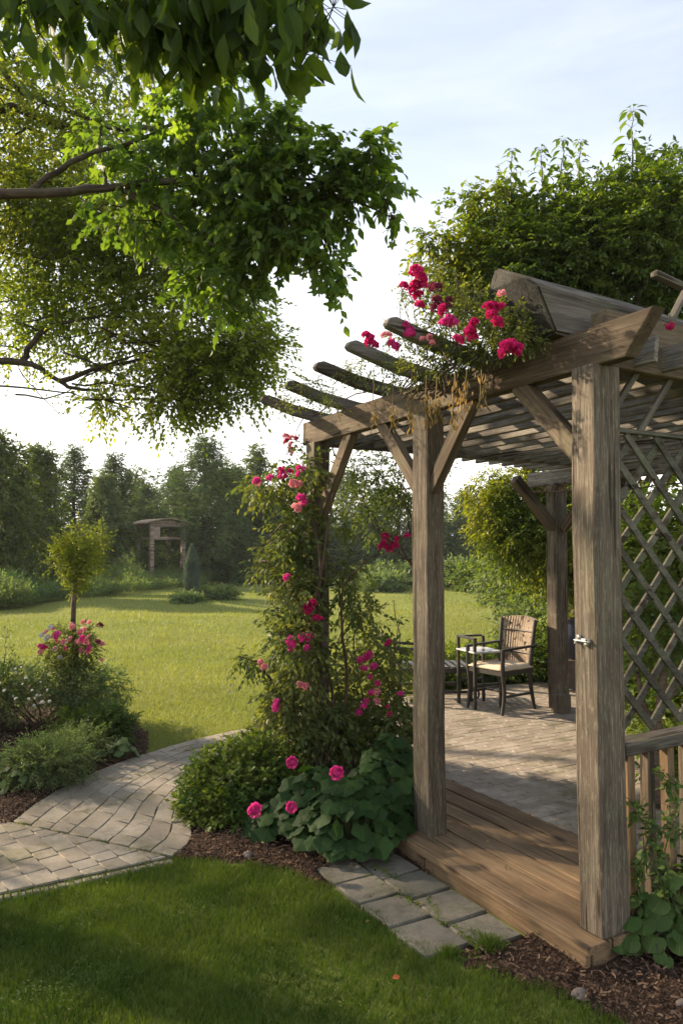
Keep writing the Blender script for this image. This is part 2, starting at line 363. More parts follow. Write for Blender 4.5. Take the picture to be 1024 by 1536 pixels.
# ---------------------------------------------------------------- timber
def prism(name, prof, th, mat, parent, mtx, bevel=.004, warp=.0015, subdiv=0, rough_end=False):
    """profile (x,z) extruded symmetrically along y by th, placed with matrix mtx in parent's space"""
    bm = bmesh.new()
    # long edges get extra points so the timber can be slightly out of true
    pr = []
    for i in range(len(prof)):
        a, b = prof[i], prof[(i+1) % len(prof)]; pr.append(a)
        L = math.dist(a, b)
        if L > .35:
            k = int(L/.22)
            for j in range(1, k): pr.append((a[0]+(b[0]-a[0])*j/k, a[1]+(b[1]-a[1])*j/k))
    fa = [bm.verts.new((x, -th/2, z)) for x, z in pr]; fb = [bm.verts.new((x, th/2, z)) for x, z in pr]
    n = len(pr)
    f1 = bm.faces.new(fa); f2 = bm.faces.new(fb[::-1])
    for i in range(n): bm.faces.new((fa[(i+1) % n], fa[i], fb[i], fb[(i+1) % n]))
    bm.normal_update()
    es = [e for e in bm.edges if len(e.link_faces) == 2 and e.calc_face_angle(0) > .35]
    if bevel: bmesh.ops.bevel(bm, geom=es, offset=bevel, segments=2, affect='EDGES', profile=.6)
    ph = random.random()*9
    for v in bm.verts:
        v.co.y += warp*math.sin(v.co.x*5+ph)*1.5 + random.gauss(0, warp*.35)
        v.co.z += warp*math.sin(v.co.x*3.3+ph*2)*1.5 + random.gauss(0, warp*.35)
    bmesh.ops.recalc_face_normals(bm, faces=bm.faces)
    me = bpy.data.meshes.new(name); bm.to_mesh(me); bm.free()
    o = link(name, me, mat, parent); o.matrix_local = mtx
    return o
def frame(p0, p1, up=(0,0,1)):
    p0 = Vector(p0); x = (Vector(p1)-p0).normalized(); z = Vector(up)
    y = z.cross(x).normalized(); z = x.cross(y)
    m = Matrix((x, y, z)).transposed().to_4x4(); m.translation = p0; return m
def timber(name, p0, p1, w, h, mat, parent, up=(0,0,1), bevel=.004, warp=.0015, cut0=0, cut1=0):
    """w = across (y), h = along up. cut: how far the lower edge is cut back at each end"""
    L = (Vector(p1)-Vector(p0)).length
    prof = [(cut0, -h/2), (L-cut1, -h/2), (L, h/2), (0, h/2)]
    return prism(name, prof, w, mat, parent, frame(p0, p1, up), bevel, warp)
# ---------------------------------------------------------------- flowers
def bloom_mesh(name, mat, r=.045, n=64):
    a = Acc()
    i = np.arange(n); ph = i*2.399963; t = (i+.5)/n
    el = (1-t**.8)*1.5 - .35                            # many small petals packed into a ball
    d = np.c_[np.cos(ph)*np.cos(el), np.sin(ph)*np.cos(el), np.sin(el)]
    tan = np.c_[-np.cos(ph)*np.sin(el), -np.sin(ph)*np.sin(el), np.cos(el)]
    pos = d*(r*(.42+.28*t))[:, None] - tan*r*.25
    ax = norm(tan*.75 + d*(.35+.45*t)[:, None] + rnd(n, .22))
    V = np.array([[0,0,0],[.45,.5,.12],[.5,0,-.04],[.45,-.5,.12],[.95,.38,.08],[1.05,0,.02],[.95,-.38,.08]])
    Fa = np.array([[0,2,1],[0,3,2],[1,2,5],[1,5,4],[2,3,6],[2,6,5]])
    leaves(a, (V, Fa), pos, ax, norm(-d+rnd(n, .25)), r*rng.uniform(.42, .7, n), r*rng.uniform(.5, .8, n))
    V = np.concatenate(a.V); me = bpy.data.meshes.new(name)
    me.from_pydata(V.tolist(), [], np.concatenate([f for v in a.F.values() for f in v]).tolist())
    me.materials.append(mat); me.update(); return me
BLOOM = {k: [bloom_mesh('bloom_'+k, M[m], r=.045) for _ in range(3)] for k, m in (('pink','pinkp'),('red','redp'),('pale','palep'),('wilt','wilted'),('white','whitep'))}
def flower(parent, pos, size, kind='pink', face=None, name='flower'):
    o = bpy.data.objects.new(name, random.choice(BLOOM[kind])); COL.objects.link(o); o.parent = parent
    off = Vector(parent.location); o.location = Vector([float(x) for x in pos]) - off
    o.scale = [size/.045*random.uniform(.85, 1.15)]*3
    f = Vector(face) if face is not None else Vector((random.gauss(-.2, .5), random.gauss(-.6, .4), random.uniform(.3, 1)))
    o.rotation_euler = (f.to_track_quat('Z', 'Y') @ __import__('mathutils').Quaternion((0,0,1), random.random()*6)).to_euler()
    return o
def cluster(parent, pos, spread, n, size, kind):
    for i in range(n):
        q = np.array(pos) + rng.normal(size=3)*spread*np.array([1, .7, 1]); flower(parent, q, size, kind)
# ================================================================ SETTING
U = np.array([-.491, .871, 0.]); Vv = np.array([.871, .491, 0.]); NP = np.array([1.11, 3.23, 0.])
DZ = .11                                                 # deck height
def uv(u, v, z=0.0): return NP + U*u + Vv*v + np.array([0, 0, z])
def inpoly(x, y, poly):
    poly = np.asarray(poly)[:, :2]; n = len(poly); c = np.zeros(len(x), bool); j = n-1
    for i in range(n):
        xi, yi = poly[i]; xj, yj = poly[j]
        cond = ((yi > y) != (yj > y)) & (x < (xj-xi)*(y-yi)/(yj-yi+1e-12)+xi); c ^= cond; j = i
    return c
# ground sheet to the horizon
gx = np.concatenate([-np.geomspace(12, 1500, 14)[::-1], np.linspace(-11, 11, 45), np.geomspace(12, 1500, 14)])
gy = np.concatenate([-np.geomspace(4, 1500, 12)[::-1], np.linspace(-3, 60, 106), np.geomspace(61, 1500, 12)])
X, Y = np.meshgrid(gx, gy); Z = np.zeros_like(X)
def terrain(x, y):
    w = np.clip((y-9)/8, 0, 1)*np.clip((70-y)/20, 0, 1)
    return w*(.05*np.sin(x*.55+y*.21)+.045*np.sin(y*.7-x*.3+1)+.02*np.sin(x*1.7+y*.9))
Z = terrain(X, Y)
nx = len(gx); ny = len(gy); idx = np.arange(nx*ny).reshape(ny, nx)
Fq = np.stack([idx[:-1, :-1], idx[:-1, 1:], idx[1:, 1:], idx[1:, :-1]], -1).reshape(-1, 4)
tag(npmesh('ground', np.c_[X.ravel(), Y.ravel(), Z.ravel()], [Fq], M['ground'], smooth=True), kind='structure')
# beds of mulch
BED_C = [G(*p) for p in ((256,1292),(300,1290),(380,1299),(440,1312),(480,1329),(520,1352),(580,1385),(640,1340),(680,1200),(660,1085),(600,1060),(470,1060),(400,1075),(350,1110),(300,1160),(262,1240))]
BED_R = [G(*p) for p in ((800,1402),(690,1447),(760,1470),(850,1500),(915,1532),(1000,1600),(1250,1700),(1330,1380),(1000,1330),(880,1370))]
BED_L = [G(*p) for p in ((40,1225),(130,1172),(218,1138),(222,1100),(170,1068),(90,1040),(0,1020),(-260,1010),(-420,1245),(-100,1246),(22,1241))]
SLABR = [uv(.24, -.19)[:2], uv(.30,-.45)[:2], uv(.31, -.70)[:2], uv(1.3, -.71)[:2], uv(1.32, -.19)[:2]]
def bed(poly, seed):
    poly = np.array(poly); x0, y0 = poly[:, :2].min(0); x1, y1 = poly[:, :2].max(0); s = .035
    xs = np.arange(x0, x1+s, s); ys = np.arange(y0, y1+s, s); X, Y = np.meshgrid(xs, ys)
    h = .012 + .014*np.sin(X*7+seed)*np.sin(Y*6) + rng.random(X.shape)*.016
    ins = inpoly(X.ravel(), Y.ravel(), poly).reshape(X.shape)
    ins &= ~(inpoly(X.ravel(), Y.ravel(), SLABR) | inpoly(X.ravel(), Y.ravel(), PATHPOLY)).reshape(X.shape)
    Z = np.where(ins, np.maximum(h, .006), -.01)
    idx = np.arange(X.size).reshape(X.shape)
    q = np.stack([idx[:-1, :-1], idx[:-1, 1:], idx[1:, 1:], idx[1:, :-1]], -1).reshape(-1, 4)
    keep = ins.ravel()[q].any(1)
    tag(npmesh('mulch_bed', np.c_[X.ravel(), Y.ravel(), Z.ravel()], [q[keep]], M['mulch']), kind='structure')
    n = int((x1-x0)*(y1-y0)*2600)
    px = rng.uniform(x0, x1, n); py = rng.uniform(y0, y1, n); k = inpoly(px, py, poly) & ~((inpoly(px, py, SLABR) | inpoly(px, py, PATHPOLY)) & (rng.random(n) > .01)); return px[k], py[k]
# pavers
def clip_poly(sub, poly):
    def inside(p, a, b): return (b[0]-a[0])*(p[1]-a[1])-(b[1]-a[1])*(p[0]-a[0]) >= -1e-9
    o = sub
    for i in range(len(poly)):
        a, b = poly[i], poly[(i+1) % len(poly)]; inp, o = o, []
        if not inp: break
        s = inp[-1]
        for e in inp:
            if inside(e, a, b) != inside(s, a, b):
                d1 = (b[0]-a[0])*(s[1]-a[1])-(b[1]-a[1])*(s[0]-a[0]); d2 = (b[0]-a[0])*(e[1]-a[1])-(b[1]-a[1])*(e[0]-a[0])
                t = d1/(d1-d2); o.append((s[0]+(e[0]-s[0])*t, s[1]+(e[1]-s[1])*t))
            if inside(e, a, b): o.append(e)
            s = e
    return o
def area(p): return .5*sum(p[i][0]*p[(i+1) % len(p)][1]-p[(i+1) % len(p)][0]*p[i][1] for i in range(len(p)))
def brick(acc, pts, ztop, gap=.004, ch=.005, zb=-.005, jit=.0015, tilt=.002):
    """pts ccw 2d outline"""
    pts = np.array(pts); k = len(pts)
    if k < 3 or abs(area(pts.tolist())) < 2.5e-4: return
    if area(pts.tolist()) < 0: pts = pts[::-1]
    c = pts.mean(0); d = pts-c; L = np.linalg.norm(d, axis=1, keepdims=True)
    out_ = c + d*np.maximum(1-gap*1.2/np.maximum(L, .01), .3); inn = c + d*np.maximum(1-(gap*1.2+ch*1.3)/np.maximum(L, .01), .2)
    out_ = out_ + rng.normal(size=out_.shape)*.0012
    z = ztop + rng.normal()*jit; sl = rng.normal(size=2)*tilt*3
    zt = z + (inn-c)@sl
    V = np.vstack([np.c_[out_, np.full(k, zb)], np.c_[out_, zt-ch*.7], np.c_[inn, zt]])
    Fq = [[i, (i+1) % k, k+(i+1) % k, k+i] for i in range(k)] + [[k+i, k+(i+1) % k, 2*k+(i+1) % k, 2*k+i] for i in range(k)]
    acc.add(V, np.array(Fq)); acc.add(V[2*k:], np.array([list(range(k))]))
def flat(name, poly, z, mat, kind='structure'):
    me = bpy.data.meshes.new(name); me.from_pydata([(float(p[0]), float(p[1]), z) for p in poly], [], [list(range(len(poly)))])
    return tag(link(name, me, mat), kind=kind)
# --- curved path
OUT = [G(*p)[:2] for p in ((20,1237),(62,1205),(125,1170),(205,1139),(300,1111),(395,1092),(480,1082),(600,1072))]
INN = [G(*p)[:2] for p in ((258,1291),(287,1264),(285,1226),(308,1188),(352,1158),(430,1134),(520,1118),(640,1104))]
nT = 90
Oc = spline(np.c_[np.array(OUT), np.zeros(8)], nT)[:, :2]; Ic = spline(np.c_[np.array(INN), np.zeros(8)], nT)[:, :2]
pv = Acc(); ROWS = 8
def curve_pt(t, s):
    t = min(max(t, 0), nT-1.001); i = int(t); f = t-i
    a = Oc[i]*(1-f)+Oc[i+1]*f; b = Ic[i]*(1-f)+Ic[i+1]*f; return a*(1-s)+b*s
for r in range(ROWS):
    s0, s1 = r/ROWS, (r+1)/ROWS; sm = (s0+s1)/2; t = 0.0; first = True
    while t < nT-1.01:
        L = random.choice((.14, .2, .2, .26))*(.6 if first else 1); first = False; tt = t; acc_ = 0; p = curve_pt(t, sm)
        while acc_ < L and tt < nT-1.01:
            tt += .25; q = curve_pt(tt, sm); acc_ += np.linalg.norm(q-p); p = q
        mids = (t+tt)/2
        brick(pv, [curve_pt(t, s0), curve_pt(t, s1), curve_pt(mids, s1), curve_pt(tt, s1), curve_pt(tt, s0), curve_pt(mids, s0)], .024, gap=.0035, ch=.003, jit=.0009, tilt=.001)
        t = tt
# --- straight field of the path on the left
FIELD = [G(*p)[:2] for p in ((-420,1243),(18,1239),(256,1293),(170,1313),(60,1338),(-40,1356),(-420,1440))]
fp = [tuple(p) for p in FIELD]
if area(fp) < 0: fp = fp[::-1]
ang = math.radians(40.8); rd = np.array([-math.sin(ang), math.cos(ang)]); cr = np.array([rd[1], -rd[0]])
o0 = np.array(G(60, 1300)[:2])
for i in range(-34, 14):
    w = .118; t = -3.0 + random.random()*.2
    while t < 3:
        L = random.choice((.12, .2, .2, .27))
        q = [o0+cr*(i*w)+rd*t, o0+cr*((i+1)*w)+rd*t, o0+cr*((i+1)*w)+rd*(t+L), o0+cr*(i*w)+rd*(t+L)]
        q = [tuple(a) for a in q]
        if area(q) < 0: q = q[::-1]
        if any(-9 < a[0] < 1 for a in q):
            c = clip_poly(q, fp)
            if len(c) > 2: brick(pv, c, .024, gap=.0035, ch=.003, jit=.0009, tilt=.001)
        t += L
# narrow edging course along the lawn
ep = [np.array(FIELD[q]) for q in (6, 5, 4, 3, 2)]; edge = np.vstack([p0+(p1-p0)*np.linspace(0, 1, 9, endpoint=False)[:, None] for p0, p1 in zip(ep, ep[1:])]+[ep[-1][None]])
for i in range(len(edge)-1):
    a, b = edge[i][:2], edge[i+1][:2]; n_ = np.array([-(b-a)[1], (b-a)[0]]); n_ /= np.linalg.norm(n_)
    brick(pv, [a-n_*.0, b-n_*.0, b-n_*.055, a-n_*.04], .020)
tag(pv.build('brick_path', M['path']), kind='structure')
base = [tuple(p) for p in Oc] + [tuple(p) for p in Ic[::-1]]
PATHPOLY = [np.array(p) for p in base]
ch = Acc()
for i, b in enumerate((BED_C, BED_R, BED_L)):
    px, py = bed(b, i); n = len(px)
    ax = rnd(n); ax[:, 2] *= .3
    leaves(ch, (np.array([[0,-.5,0],[1,-.4,0],[.9,.5,.05],[.1,.4,.08]]), np.array([[0,1,2,3]])), np.c_[px, py, rng.uniform(.018, .04, n)], ax, np.array([[0,0,1.]])+rnd(n, .5), rng.uniform(.008, .035, n), rng.uniform(.004, .011, n))
tag(ch.build('bark_chips', M['chip']), 'loose dark brown bark chips covering the planting beds', 'bark mulch', kind='stuff')
bmb = Acc()
for i in range(nT-1): bmb.add([[*Oc[i], .014], [*Ic[i], .014], [*Ic[i+1], .014], [*Oc[i+1], .014]], np.array([[0,1,2,3]]))
bmb.add([[*p, .014] for p in fp], np.array([[0, i, i+1] for i in range(1, len(fp)-1)]))
tag(bmb.build('path_joint_sand', M['joint']), kind='structure')
# --- stone slabs beside the deck
sl = Acc(); SLABS = []
for i, (v1, wv) in enumerate(((-.20, .245), (-.452, .24))):
    u = (.27, .33)[i]; j = 0
    while u < (1.3, 1.2)[i]:
        L = (.235, .27, .25)[(i+j) % 3]
        q = [uv(u, v1)[:2], uv(u, v1-wv)[:2], uv(u+L, v1-wv)[:2], uv(u+L, v1)[:2]]
        brick(sl, q, .022, gap=.006, ch=.004, jit=.002, tilt=.004); SLABS.append(q); u += L+.008; j += 1
tag(sl.build('stone_slab_walk', M['slab']), kind='structure')
SLABPOLY = [uv(.2, -.19)[:2], uv(.28,-.52)[:2], uv(.5, -.64)[:2], uv(.85, -.66)[:2], uv(1.36, -.72)[:2], uv(1.5, -.19)[:2]]
flat('slab_bed_soil', SLABPOLY, .005, M['mulch'])
# --- patio
pt = Acc()
u = -1.2; row = 0
while u < 4.6:
    v = .74 - (row % 2)*.1; h = .078
    vend = 3.95
    while v < vend:
        L = .2*random.uniform(.9, 1.1); v0 = max(v, .72)
        if v+L > v0+.03:
            wv = 0.0
            brick(pt, [uv(u+wv, v0)[:2], uv(u+wv, v+L)[:2], uv(u+h+wv, v+L)[:2], uv(u+h+wv, v0)[:2]][::-1], DZ-.018, gap=.0032, ch=.0015, zb=.02, jit=.0009, tilt=.001)
        v += L
    u += h; row += 1
tag(pt.build('brick_patio', M['patio']), kind='structure')
pb = Acc(); c4 = [uv(-1.25, .70), uv(-1.25, 4.1), uv(4.7, 4.1), uv(4.7, .70)]
pb.add([[*c[:2], DZ-.0245] for c in c4] + [[*c[:2], -.02] for c in c4], np.array([[0,1,2,3],[0,4,5,1],[1,5,6,2],[2,6,7,3],[3,7,4,0]]))
tag(pb.build('patio_base', M['joint']), kind='structure')
PATIO = [c[:2] for c in c4]
# ================================================================ GRASS
DECKPOLY = [uv(-.15,-.19)[:2], uv(-.15, 1.7)[:2], uv(2.9, 1.7)[:2], uv(2.9,-.19)[:2]]
def lawnmask(x, y):
    m = np.ones(len(x), bool)
    for p in (BED_C, BED_R, BED_L, PATHPOLY, fp, SLABPOLY, PATIO, DECKPOLY): m &= ~inpoly(x, y, p)
    return m
# near lawn, dense
n = 330000
x = rng.uniform(-3.4, 2.2, n); y = rng.uniform(1.9, 5.2, n)
wob = .02*np.sin(x*11+y*5)+.014*np.sin(x*29)
k = lawnmask(x+wob, y+wob) & (y < 4.9)
x, y = x[k], y[k]; n = len(x)
cl = .5+.5*np.sin(x*5.1+2*np.sin(y*3.3))*np.sin(y*4.7+1.3*np.sin(x*4))
hh = (.026+.022*rng.random(n))*(.8+.45*cl)
lean = rnd(n, .42)+np.array([.12, .0, 0]); lean[:, 2] = 1
ga = Acc(); leaves(ga, BL, np.c_[x, y, np.full(n, -.002)], lean, rnd(n)+np.array([0,-.6,0]), hh, rng.uniform(.0022, .0042, n))
for k_ in range(14):                                   # clover patches among the blades
    cx_, cy_ = rng.uniform(-1.9, 1.0), rng.uniform(2.5, 4.6); m_ = 80; q = np.c_[cx_+rng.normal(size=m_)*.10, cy_+rng.normal(size=m_)*.08, rng.uniform(.015, .034, m_)]
    q = q[lawnmask(q[:, 0], q[:, 1])]; m_ = len(q); a0 = rng.random(m_)*6
    for t_ in range(3): leaves(ga, T4, q, np.c_[np.cos(a0+t_*2.09), np.sin(a0+t_*2.09), np.full(m_, .15)], np.array([[0,0,1.]])+rnd(m_, .25), .007, .007)
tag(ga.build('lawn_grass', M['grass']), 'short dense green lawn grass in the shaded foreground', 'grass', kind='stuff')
# far lawn: density falls with distance, blades get coarser tufts
def farlawn(n, d0, d1, hk):
    inv = rng.uniform(1/d1, 1/d0, n); d = 1/inv; lat = rng.uniform(-.75, .62, n)
    x = lat*d; y = d; k = lawnmask(x, y)
    return x[k], y[k]
x, y = farlawn(330000, 3.9, 60, 1); k = ~((y < 4.3)); x, y = x[k], y[k]
# keep to the mown area: nearer than the back edge
EDGE = np.array([[-40, 13.5], [-16, 18.5], [-9.7, 21.2], [-9.2, 24.5], [-7.3, 33], [-4.7, 46], [.9, 56], [6, 40], [8, 27], [20, 20]])
LAWNF = [(-40, 3), (40, 3), (20, 20), (8, 27), (6, 40), (.9, 56), (-4.7, 46), (-7.3, 33), (-9.2, 24.5), (-9.7, 21.2), (-16, 18.5), (-40, 13.5)]
k = inpoly(x, y, LAWNF); x, y = x[k], y[k]; n = len(x)
s = np.clip(y/7, .8, 4.5)
lean = rnd(n, .5); lean[:, 2] = 1
gb = Acc(); leaves(gb, TRI, np.c_[x, y, terrain(x, y)-.004], lean, rnd(n)+np.array([0,-.8,0]), (.028+.03*rng.random(n))*np.clip(s, .8, 1.8), rng.uniform(.004, .007, n)*s)
tag(gb.build('sun_tinted_lawn_grass', M['grassfar']), 'sunlit yellow green mown lawn stretching to the meadow', 'grass', kind='stuff')
# weeds in the joints
def tuft(pos, r, n, h, label, cat='grass tuft', mat='grass', name='grass_tuft', group=None):
    a = Acc(); q = np.array(pos)[None] + np.c_[rng.normal(size=(n, 2))*r*.45, np.zeros(n)]
    lean = (q-np.array(pos))/r*.9 + rnd(n, .35); lean[:, 2] = 1
    leaves(a, BL, q, lean, rnd(n), rng.uniform(.5, 1.2, n)*h, rng.uniform(.0025, .004, n))
    return tag(a.build(name, M[mat], origin=pos), label, cat, group)
tuft(G(735, 1421, .015), .055, 420, .05, 'round grass tuft growing in the slab joint nearest the deck')
tuft(G(675, 1432, .015), .04, 260, .04, 'small grass tuft at the outer edge of the slab walk')
a = Acc()
for (x0_, y0_, x1_, y1_) in ((548,1312,640,1372),(640,1345,670,1400),(660,1385,760,1415),(600,1340,625,1362),(560,1300,600,1322),(690,1400,720,1425)):
    n = 90; t = rng.random(n)
    q = np.array([G(x0_+(x1_-x0_)*v+rng.normal()*3, y0_+(y1_-y0_)*v+rng.normal()*2, .016) for v in t])
    l = rnd(n, .7); l[:, 2] = 1
    leaves(a, T4, q, l, rnd(n), rng.uniform(.008, .022, n), rng.uniform(.005, .009, n))
tag(a.build('joint_weeds', M['bushlight']), 'tiny weeds and moss in the joints between the stone slabs', 'weeds', kind='stuff')
# stones lying in the mulch
def rock(pos, r, label, sq=(1, .7, .45)):
    bm = bmesh.new(); bmesh.ops.create_icosphere(bm, subdivisions=3, radius=1)
    for v in bm.verts:
        f = 1+.16*math.sin(v.co.x*3.1+r*50)+.13*math.sin(v.co.y*4+1.5*v.co.z)+random.gauss(0, .02)
        v.co = Vector((v.co.x*sq[0]*r*f, v.co.y*sq[1]*r*f, v.co.z*sq[2]*r*f))
    me = bpy.data.meshes.new('rock'); bm.to_mesh(me); bm.free()
    o = link('rock', me, M['stone']); o.location = tuple(float(c) for c in pos); o.rotation_euler = (0, 0, random.random()*3)
    return tag(o, label, 'stone')
rock(G(870, 1492, .02), .04, 'flat pinkish stone lying in the bark mulch by the lawn')
rock(G(1024, 1508, .02), .035, 'pale rounded stone at the bottom right corner of the mulch')
rock(G(372, 1283, .025), .035, 'small reddish stone in the mulch below the broad leaved plant')
#@@PART2
# ================================================================ PERGOLA
PD = .18
perg = empty('pergola', NP-np.array([0,0,.07]), 0, 'weathered wooden pergola with knee braces and slatted roof over the brick patio', 'pergola')
def W(u, v, z): return Vector([float(c) for c in (U*u + Vv*v)]) + Vector((0, 0, z))
def post(u, v, du, dv, z0=.18, z1=2.58, mat='post', bev=.008):
    return timber('post', W(u, v, z0), W(u, v, z1), dv, du, M[mat], perg, up=tuple(U), bevel=bev, warp=.0025)
near = post(0, 0, .125, .165, PD, 2.583); post(1.253, .01, .15, .12, DZ, 2.582); post(2.63, 0, .14, .13, 0.0, 2.582)
far = post(3.38, 3.2, .15, .155, PD-.02, 2.46, bev=.012); post(0, 3.2, .18, .18, PD-.02, 2.46); post(0, 1.78, .1, .1, PD-.02, 2.585)
o = timber('post_foot', W(3.22, 3.06, PD-.02), W(3.22, 3.06, PD+.16), .14, .14, M['post'], perg, up=tuple(U)); 
def along_u(name, u0, u1, v, zc, w, h, mat, **k): return timber(name, W(u0, v, zc), W(u1, v, zc), w, h, M[mat], perg, **k)
def along_v(name, v0, v1, u, zc, w, h, mat, **k): return timber(name, W(u, v0, zc), W(u, v1, zc), w, h, M[mat], perg, **k)
along_u('beam', -.345, 2.79, -.005, 2.667, .075, .172, 'beam', cut0=.145, bevel=.006)
along_v('cross_beam', .036, 3.45, 0.0, 2.712, .09, .255, 'beam', bevel=.006)
along_v('cross_beam', .036, 3.25, 2.78, 2.665, .07, .16, 'grey')
rp = [(.125, 2.755), (.125, 2.965), (.20, 3.03), (.40, 3.125), (.455, 3.03), (.455, 2.755)]       # five sided section (u, z)
bm = bmesh.new(); rings = []
for k_ in range(24):
    f_ = k_/23; ring = []
    for (u_, z_) in rp:
        v0_ = -.10-.115*min(1, (z_-2.755)/.21)
        ring.append(bm.verts.new(tuple(W(u_+.004*math.sin(k_*.7+z_*9), v0_+(3.4-v0_)*f_, z_-.12*f_*(z_ > 2.9)+.004*math.sin(k_*.9+u_*20)))))
    rings.append(ring)
for a_, b_ in zip(rings, rings[1:]):
    for q in range(6): bm.faces.new((a_[q], a_[(q+1) % 6], b_[(q+1) % 6], b_[q]))
e0 = bm.faces.new(rings[0][::-1]); bm.faces.new(rings[-1])
bmesh.ops.recalc_face_normals(bm, faces=bm.faces); bmesh.ops.bevel(bm, geom=[e for e in bm.edges if e.calc_face_angle(0) > .3], offset=.012, segments=2, affect='EDGES')
# rotate into a frame whose x runs along the timber so the grain follows it
fr = frame(W(.3, 0, 2.9), W(.3, 1, 2.9)); inv = fr.inverted()
for v_ in bm.verts: v_.co = inv @ v_.co
me = bpy.data.meshes.new('ridge_timber'); bm.to_mesh(me); bm.free(); o = link('ridge_timber', me, M['grey'], perg); o.matrix_local = fr
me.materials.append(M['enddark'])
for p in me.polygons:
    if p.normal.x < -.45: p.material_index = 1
o['label'] = 'massive squared grey timber with a dark slanted end'
along_u('beam', -.3, 3.75, 3.2, 2.54, .09, .15, 'slat')
# rafters with upturned rounded tails
for u_, s_ in ((.82, .57), (1.27, .53), (1.74, .49), (2.28, .43), (2.75, .41)):
    L = 3.75; k = s_+.12; h = .082; up = .055+.02*random.random()+.1*s_
    prof = [(.0, up+.034), (.02, up+.012), (k*.5, up*.42), (k, .0), (L, 0), (L, h), (k+.03, h), (k*.5, h+up*.42), (.06, h+up-.008), (.016, h+up-.022)]
    prism('rafter', prof, .055, M['dark'] if u_ < 1.5 else M['grey'], perg, frame(W(u_, -s_, 2.757), W(u_, 3, 2.757)), .012, .003)
# louvre slats below the rafters, tilted
v = .22; i = 0
while v < 3.1:
    zt = 2.662 - .010*v
    a = W(-.22 if i % 2 else -.15, v, zt+random.uniform(-.003, .003)); b = W(2.74+.17*v, v+random.uniform(-.006, .006), zt+random.uniform(-.003, .003))
    timber('slat', a, b, .026, .115, M['slat'], perg, up=(Vector((0,0,1))+Vector([float(c) for c in Vv])*random.uniform(.10, .18)).normalized(), bevel=.003, warp=.0012)
    v += .185; i += 1
# knee braces
def brace(u0, z0, u1, z1, v, h=.085, w=.055, mat='beam', name='brace'):
    return timber(name, W(u0, v, z0), W(u1, v, z1), w, h, M[mat], perg, bevel=.004)
brace(1.30, 2.13, 1.72, 2.60, .0); brace(1.20, 2.13, .82, 2.60, .0); brace(.04, 2.17, .46, 2.60, .0, .09, .06)
brace(2.60, 1.98, 2.12, 2.60, .0, .09, .06); brace(3.28, 2.0, 2.8, 2.5, 3.2, .08)
timber('brace', W(3.36, 3.12, 2.02), W(3.36, 2.62, 2.50), .08, .10, M['beam'], perg)
timber('brace', W(0, 3.12, 2.02), W(0, 2.62, 2.50), .07, .09, M['beam'], perg)
timber('strut', W(0.0, .09, 2.38), W(0.0, .28, 2.60), .02, .028, M['grey'], perg)
timber('strut', W(0.0, .27, 2.30), W(0.0, .52, 2.60), .02, .03, M['grey'], perg)
for vv in (1.0, 1.6, 2.3): timber('brace', W(-.02, vv, 2.32), W(.2, vv, 2.6), .04, .05, M['grey'], perg)
# small bent arm with its strut on top at the right
def loc(px, py, d): return Vector([float(c) for c in (P(px, py, d) - NP + np.array([0,0,.07]))])
arm = timber('curved_arm', loc(980, 410, 3.5), loc(1085, 458, 3.75), .045, .032, M['grey'], perg, bevel=.012)
timber('strut', loc(1030, 432, 3.6), loc(1003, 486, 3.42), .03, .026, M['grey'], perg)
# lattice panel: diagonal strips clipped to the panel rectangle
def lattice():
    v0, v1, z0, z1, per = .10, 1.73, .99, 2.31, .197; bm = bmesh.new()
    for sgn in (1, -1):
        lo, hi = (z0-v1, z1-v0) if sgn > 0 else (z0+v0, z1+v1)
        c = lo+.03; w = .034
        while c < hi:
            pts = []
            for v_ in (v0, v1):
                z_ = sgn*v_+c
                if z0 <= z_ <= z1: pts.append((v_, z_))
            for z_ in (z0, z1):
                v_ = (z_-c)*sgn
                if v0 < v_ < v1: pts.append((v_, z_))
            pts = sorted(set(pts))
            if len(pts) >= 2:
                a, b = np.array(pts[0]), np.array(pts[-1]); L = np.linalg.norm(b-a)
                if L > .06:
                    t = (b-a)/L; nn = np.array([-t[1], t[0]]); N_ = max(2, int(L/.12)); ring = []
                    ph = random.random()*6; w_ = w*random.uniform(.9, 1.1); off = random.gauss(0, .004)
                    for j in range(N_+1):
                        c0 = a+t*L*j/N_ + nn*(off+.0025*math.sin(ph+j*.9)); y = sgn*.0062 + .001*math.sin(j+ph)
                        r = [bm.verts.new(tuple(W(y+dy, *(c0+nn*dn*w_/2)))) for dn, dy in ((-1,-.0055),(1,-.0055),(1,.0055),(-1,.0055))]; ring.append(r)
                    for j in range(N_):
                        for q in range(4): bm.faces.new((ring[j][q], ring[j][(q+1) % 4], ring[j+1][(q+1) % 4], ring[j+1][q]))
                    bm.faces.new(ring[0][::-1]); bm.faces.new(ring[-1])
            c += per
    bmesh.ops.recalc_face_normals(bm, faces=bm.faces)
    me = bpy.data.meshes.new('lattice_panel'); bm.to_mesh(me); bm.free(); link('lattice_panel', me, M['lattice'], perg)
lattice()
along_v('lattice_rail', .10, 1.73, 0.0, 2.32, .035, .022, 'lattice')
